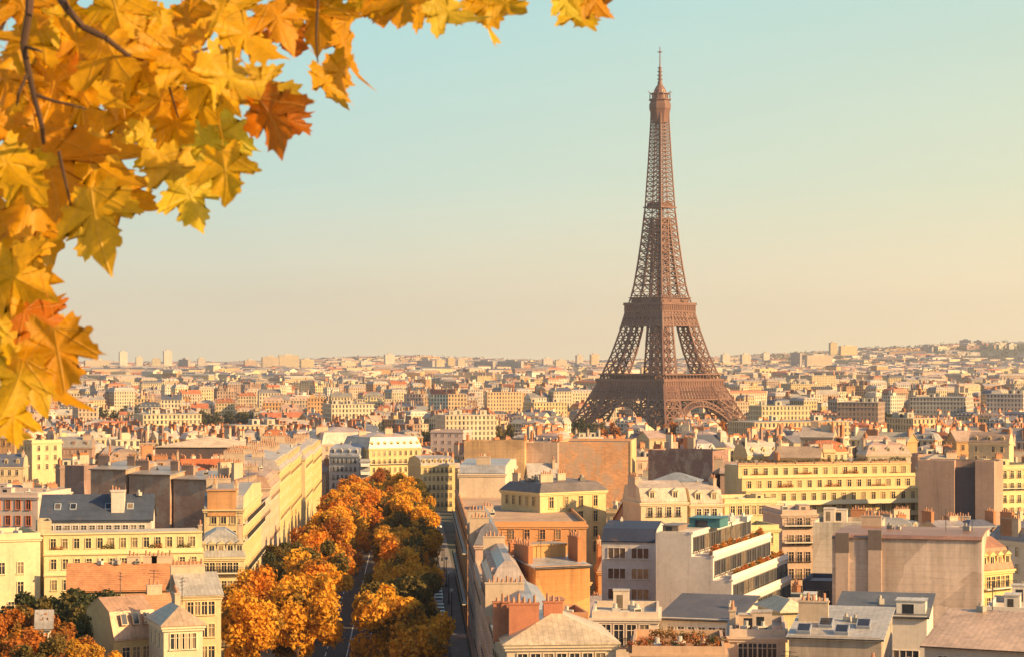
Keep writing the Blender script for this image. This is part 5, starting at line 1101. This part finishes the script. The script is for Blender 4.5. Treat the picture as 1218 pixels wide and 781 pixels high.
HAND = [(250, 178, 92, 'y', 5, 15, 20), (205, 215, 80, 'y', 30, 0, 60), (228, 240, 66, 'y', 18, 0, 70), (270, 210, 70, 'a', 10, 10, -40), (322, 145, 72, 'r', 25, 20, 10), (345, 150, 55, 'r', 40, 0, 20), (285, 90, 96, 'y', 60, 25, 30), (245, 75, 84, 'y', 40, 10, 35), (320, 105, 66, 'y', 70, 10, 50), (300, 40, 84, 'a', 60, 10, 10), (270, 25, 80, 'o', 40, 0, 15), (330, 30, 62, 'd', 20, 0, 40), (345, 50, 58, 'r', 5, 10, 30), (372, 25, 66, 'd', 0, 10, 10), (402, 58, 74, 'd', 350, 0, 35), (388, 104, 62, 'o', 15, 0, 62), (404, 90, 52, 'd', 345, 0, 70), (352, 15, 60, 'o', 10, 0, 0),
        (430, 12, 50, 'o', 330, 10, 10), (458, 12, 50, 'd', 10, 0, 20), (488, 10, 62, 'd', 5, 0, 5), (515, 8, 46, 'o', 60, 10, 0), (538, 18, 58, 'y', 55, 0, 55), (580, 14, 60, 'o', 15, 0, 10), (582, 32, 50, 'y', 20, 0, 68), (604, 10, 50, 'a', 40, 0, 30), (690, 22, 56, 'a', 15, 0, 50), (700, 4, 50, 'r', 60, 0, 10), (716, 2, 44, 'd', 50, 20, 10), (678, 4, 40, 'y', 40, 0, 50),
        (120, 205, 100, 'o', 35, 0, 0), (155, 235, 66, 'd', 55, 0, 20), (118, 262, 92, 'a', 15, 0, 20), (112, 285, 56, 'y', 0, 10, 40), (60, 200, 110, 'd', 20, 0, 5), (40, 240, 100, 'o', 350, 0, 10), (20, 280, 92, 'd', 10, 0, 25), (50, 275, 80, 'o', 30, 10, 15), (45, 310, 74, 'a', 40, 20, 30), (22, 335, 76, 'a', 60, 10, 20), (38, 350, 66, 'o', 75, 30, 0), (10, 355, 60, 'o', 10, 0, 30), (62, 380, 80, 'r', 70, 30, 20), (30, 395, 86, 'o', 50, 10, 10), (42, 425, 108, 'a', 20, 5, 10), (70, 425, 84, 'd', 10, 10, 30), (15, 420, 92, 'y', 350, 0, 25), (60, 455, 80, 'o', 10, 0, 40), (20, 455, 70, 'a', 345, 10, 30), (10, 500, 62, 'o', 340, 0, 10), (12, 515, 50, 'a', 20, 0, 20),
        (140, 80, 110, 'o', 25, 0, 5), (90, 60, 108, 'd', 10, 0, 0), (180, 50, 104, 'o', 50, 0, 10), (60, 110, 112, 'o', 350, 5, 5), (110, 130, 112, 'o', 40, 0, 0), (165, 115, 104, 'd', 60, 0, 12), (30, 60, 100, 'o', 330, 0, 5), (20, 140, 106, 'o', 0, 0, 8), (75, 165, 100, 'o', 75, 10, 0), (215, 95, 84, 'o', 20, 0, 15), (200, 30, 90, 'a', 70, 0, 10), (140, 20, 96, 'o', 15, 0, 0), (230, 30, 80, 'd', 30, 0, 10), (175, 165, 64, 'y', 20, 0, 60), (185, 195, 60, 'a', 10, 0, 65), (195, 125, 70, 'o', 10, 0, 20), (245, 130, 80, 'o', 45, 0, 15), (285, 130, 64, 'a', 30, 0, 30), (30, 15, 90, 'd', 20, 0, 0), (80, 20, 96, 'o', 60, 0, 10), (10, 100, 90, 'd', 10, 0, 0), (10, 200, 96, 'o', 20, 0, 8), (90, 235, 84, 'o', 5, 0, 10), (250, 50, 70, 'a', 80, 0, 20), (40, 180, 80, 'a', 60, 10, 0), (120, 170, 74, 'y', 88, 30, 10), (150, 150, 80, 'o', 10, 0, 10), (265, 165, 60, 'y', 30, 0, 40)]
for i, p in enumerate(HAND): leaf(p[0], p[1], p[2] * (.78 if i >= DENSE else 1.04), *p[3:])
for px, py in ((130, 105), (50, 145), (100, 95), (175, 85), (40, 95), (215, 60), (10, 170), (95, 200), (35, 215), (150, 40), (60, 45), (255, 105), (215, 150)): leaf(px, py, rnd.uniform(60, 82), rnd.choice('oooad'), rnd.uniform(-20, 60), 0, rnd.uniform(0, 25))
wood = MB()
def limb(pts, r0, r1, D=4.3, n=None):
    V = [Vector((PX(x, D + dz), D + dz, PZ(y, D + dz))) - inv for x, y, dz in pts]
    for i in range(len(V) - 1):
        a, c = r0 + (r1 - r0) * i / (len(V) - 1), r0 + (r1 - r0) * (i + 1) / (len(V) - 1); (n or wood).beam(V[i], V[i + 1], a, 0, c, 7)
limb([(40, -260, 0), (38, -80, 0), (36, -10, -.55), (34, 20, -.6), (28, 55, -.6), (34, 85, -.6), (40, 112, -.6), (50, 150, -.6), (52, 170, -.5)], .012, .005)
limb([(38, -80, 0), (60, -20, -.5), (78, 8, -.6), (98, 32, -.6), (125, 45, -.6), (152, 66, -.55), (190, 75, -.3), (240, 60, 0), (300, 40, .1)], .011, .003)
limb([(60, -60, 0), (160, -45, 0), (300, -30, 0), (450, -25, 0), (600, -22, 0), (730, -20, 0)], .010, .004)
limb([(36, -60, 0), (-10, 60, 0), (-14, 220, .1), (-8, 330, .1), (4, 420, .1), (6, 500, .1)], .010, .004)
wood.build('branch', M['bark'], bough)
for pts in ([(98, 32, -.6), (88, 20, -.62), (78, 0, -.6)], [(40, 112, -.6), (62, 120, -.6), (88, 126, -.6), (102, 130, -.5)], [(28, 55, -.6), (45, 60, -.62), (50, 62, -.6)], [(190, 75, -.3), (200, 100, -.4), (212, 140, -.3)], [(70, 180, -.5), (80, 225, -.5), (88, 262, -.4)], [(380, -28, 0), (376, 40, 0), (378, 75, 0)], [(580, -22, 0), (584, 0, 0)], [(34, 85, -.6), (22, 112, -.62), (20, 125, -.6)]):
    tw = MB(); limb(pts, .0045, .002, 4.3, tw); tw.build('twig', M['bark'], bough)
# ------------------------------------------------------------------ haze: one closed box of even air round the scene
hb = MB(); hb.box(-4800, 4800, -300, 10800, -8, 330)
hm = bpy.data.materials.new('haze_air'); hm.use_nodes = True; t = hm.node_tree; t.nodes.clear()
vo = nd(t, 'ShaderNodeVolumePrincipled'); vo.inputs['Color'].default_value = (.78, .80, .92, 1); vo.inputs['Density'].default_value = HAZE; vo.inputs['Anisotropy'].default_value = .2
lk(t, vo.outputs[0], nd(t, 'ShaderNodeOutputMaterial').inputs['Volume'])
struct(hb.build('haze', hm), 'stuff')['label'] = 'pale warm haze lying over the whole city'
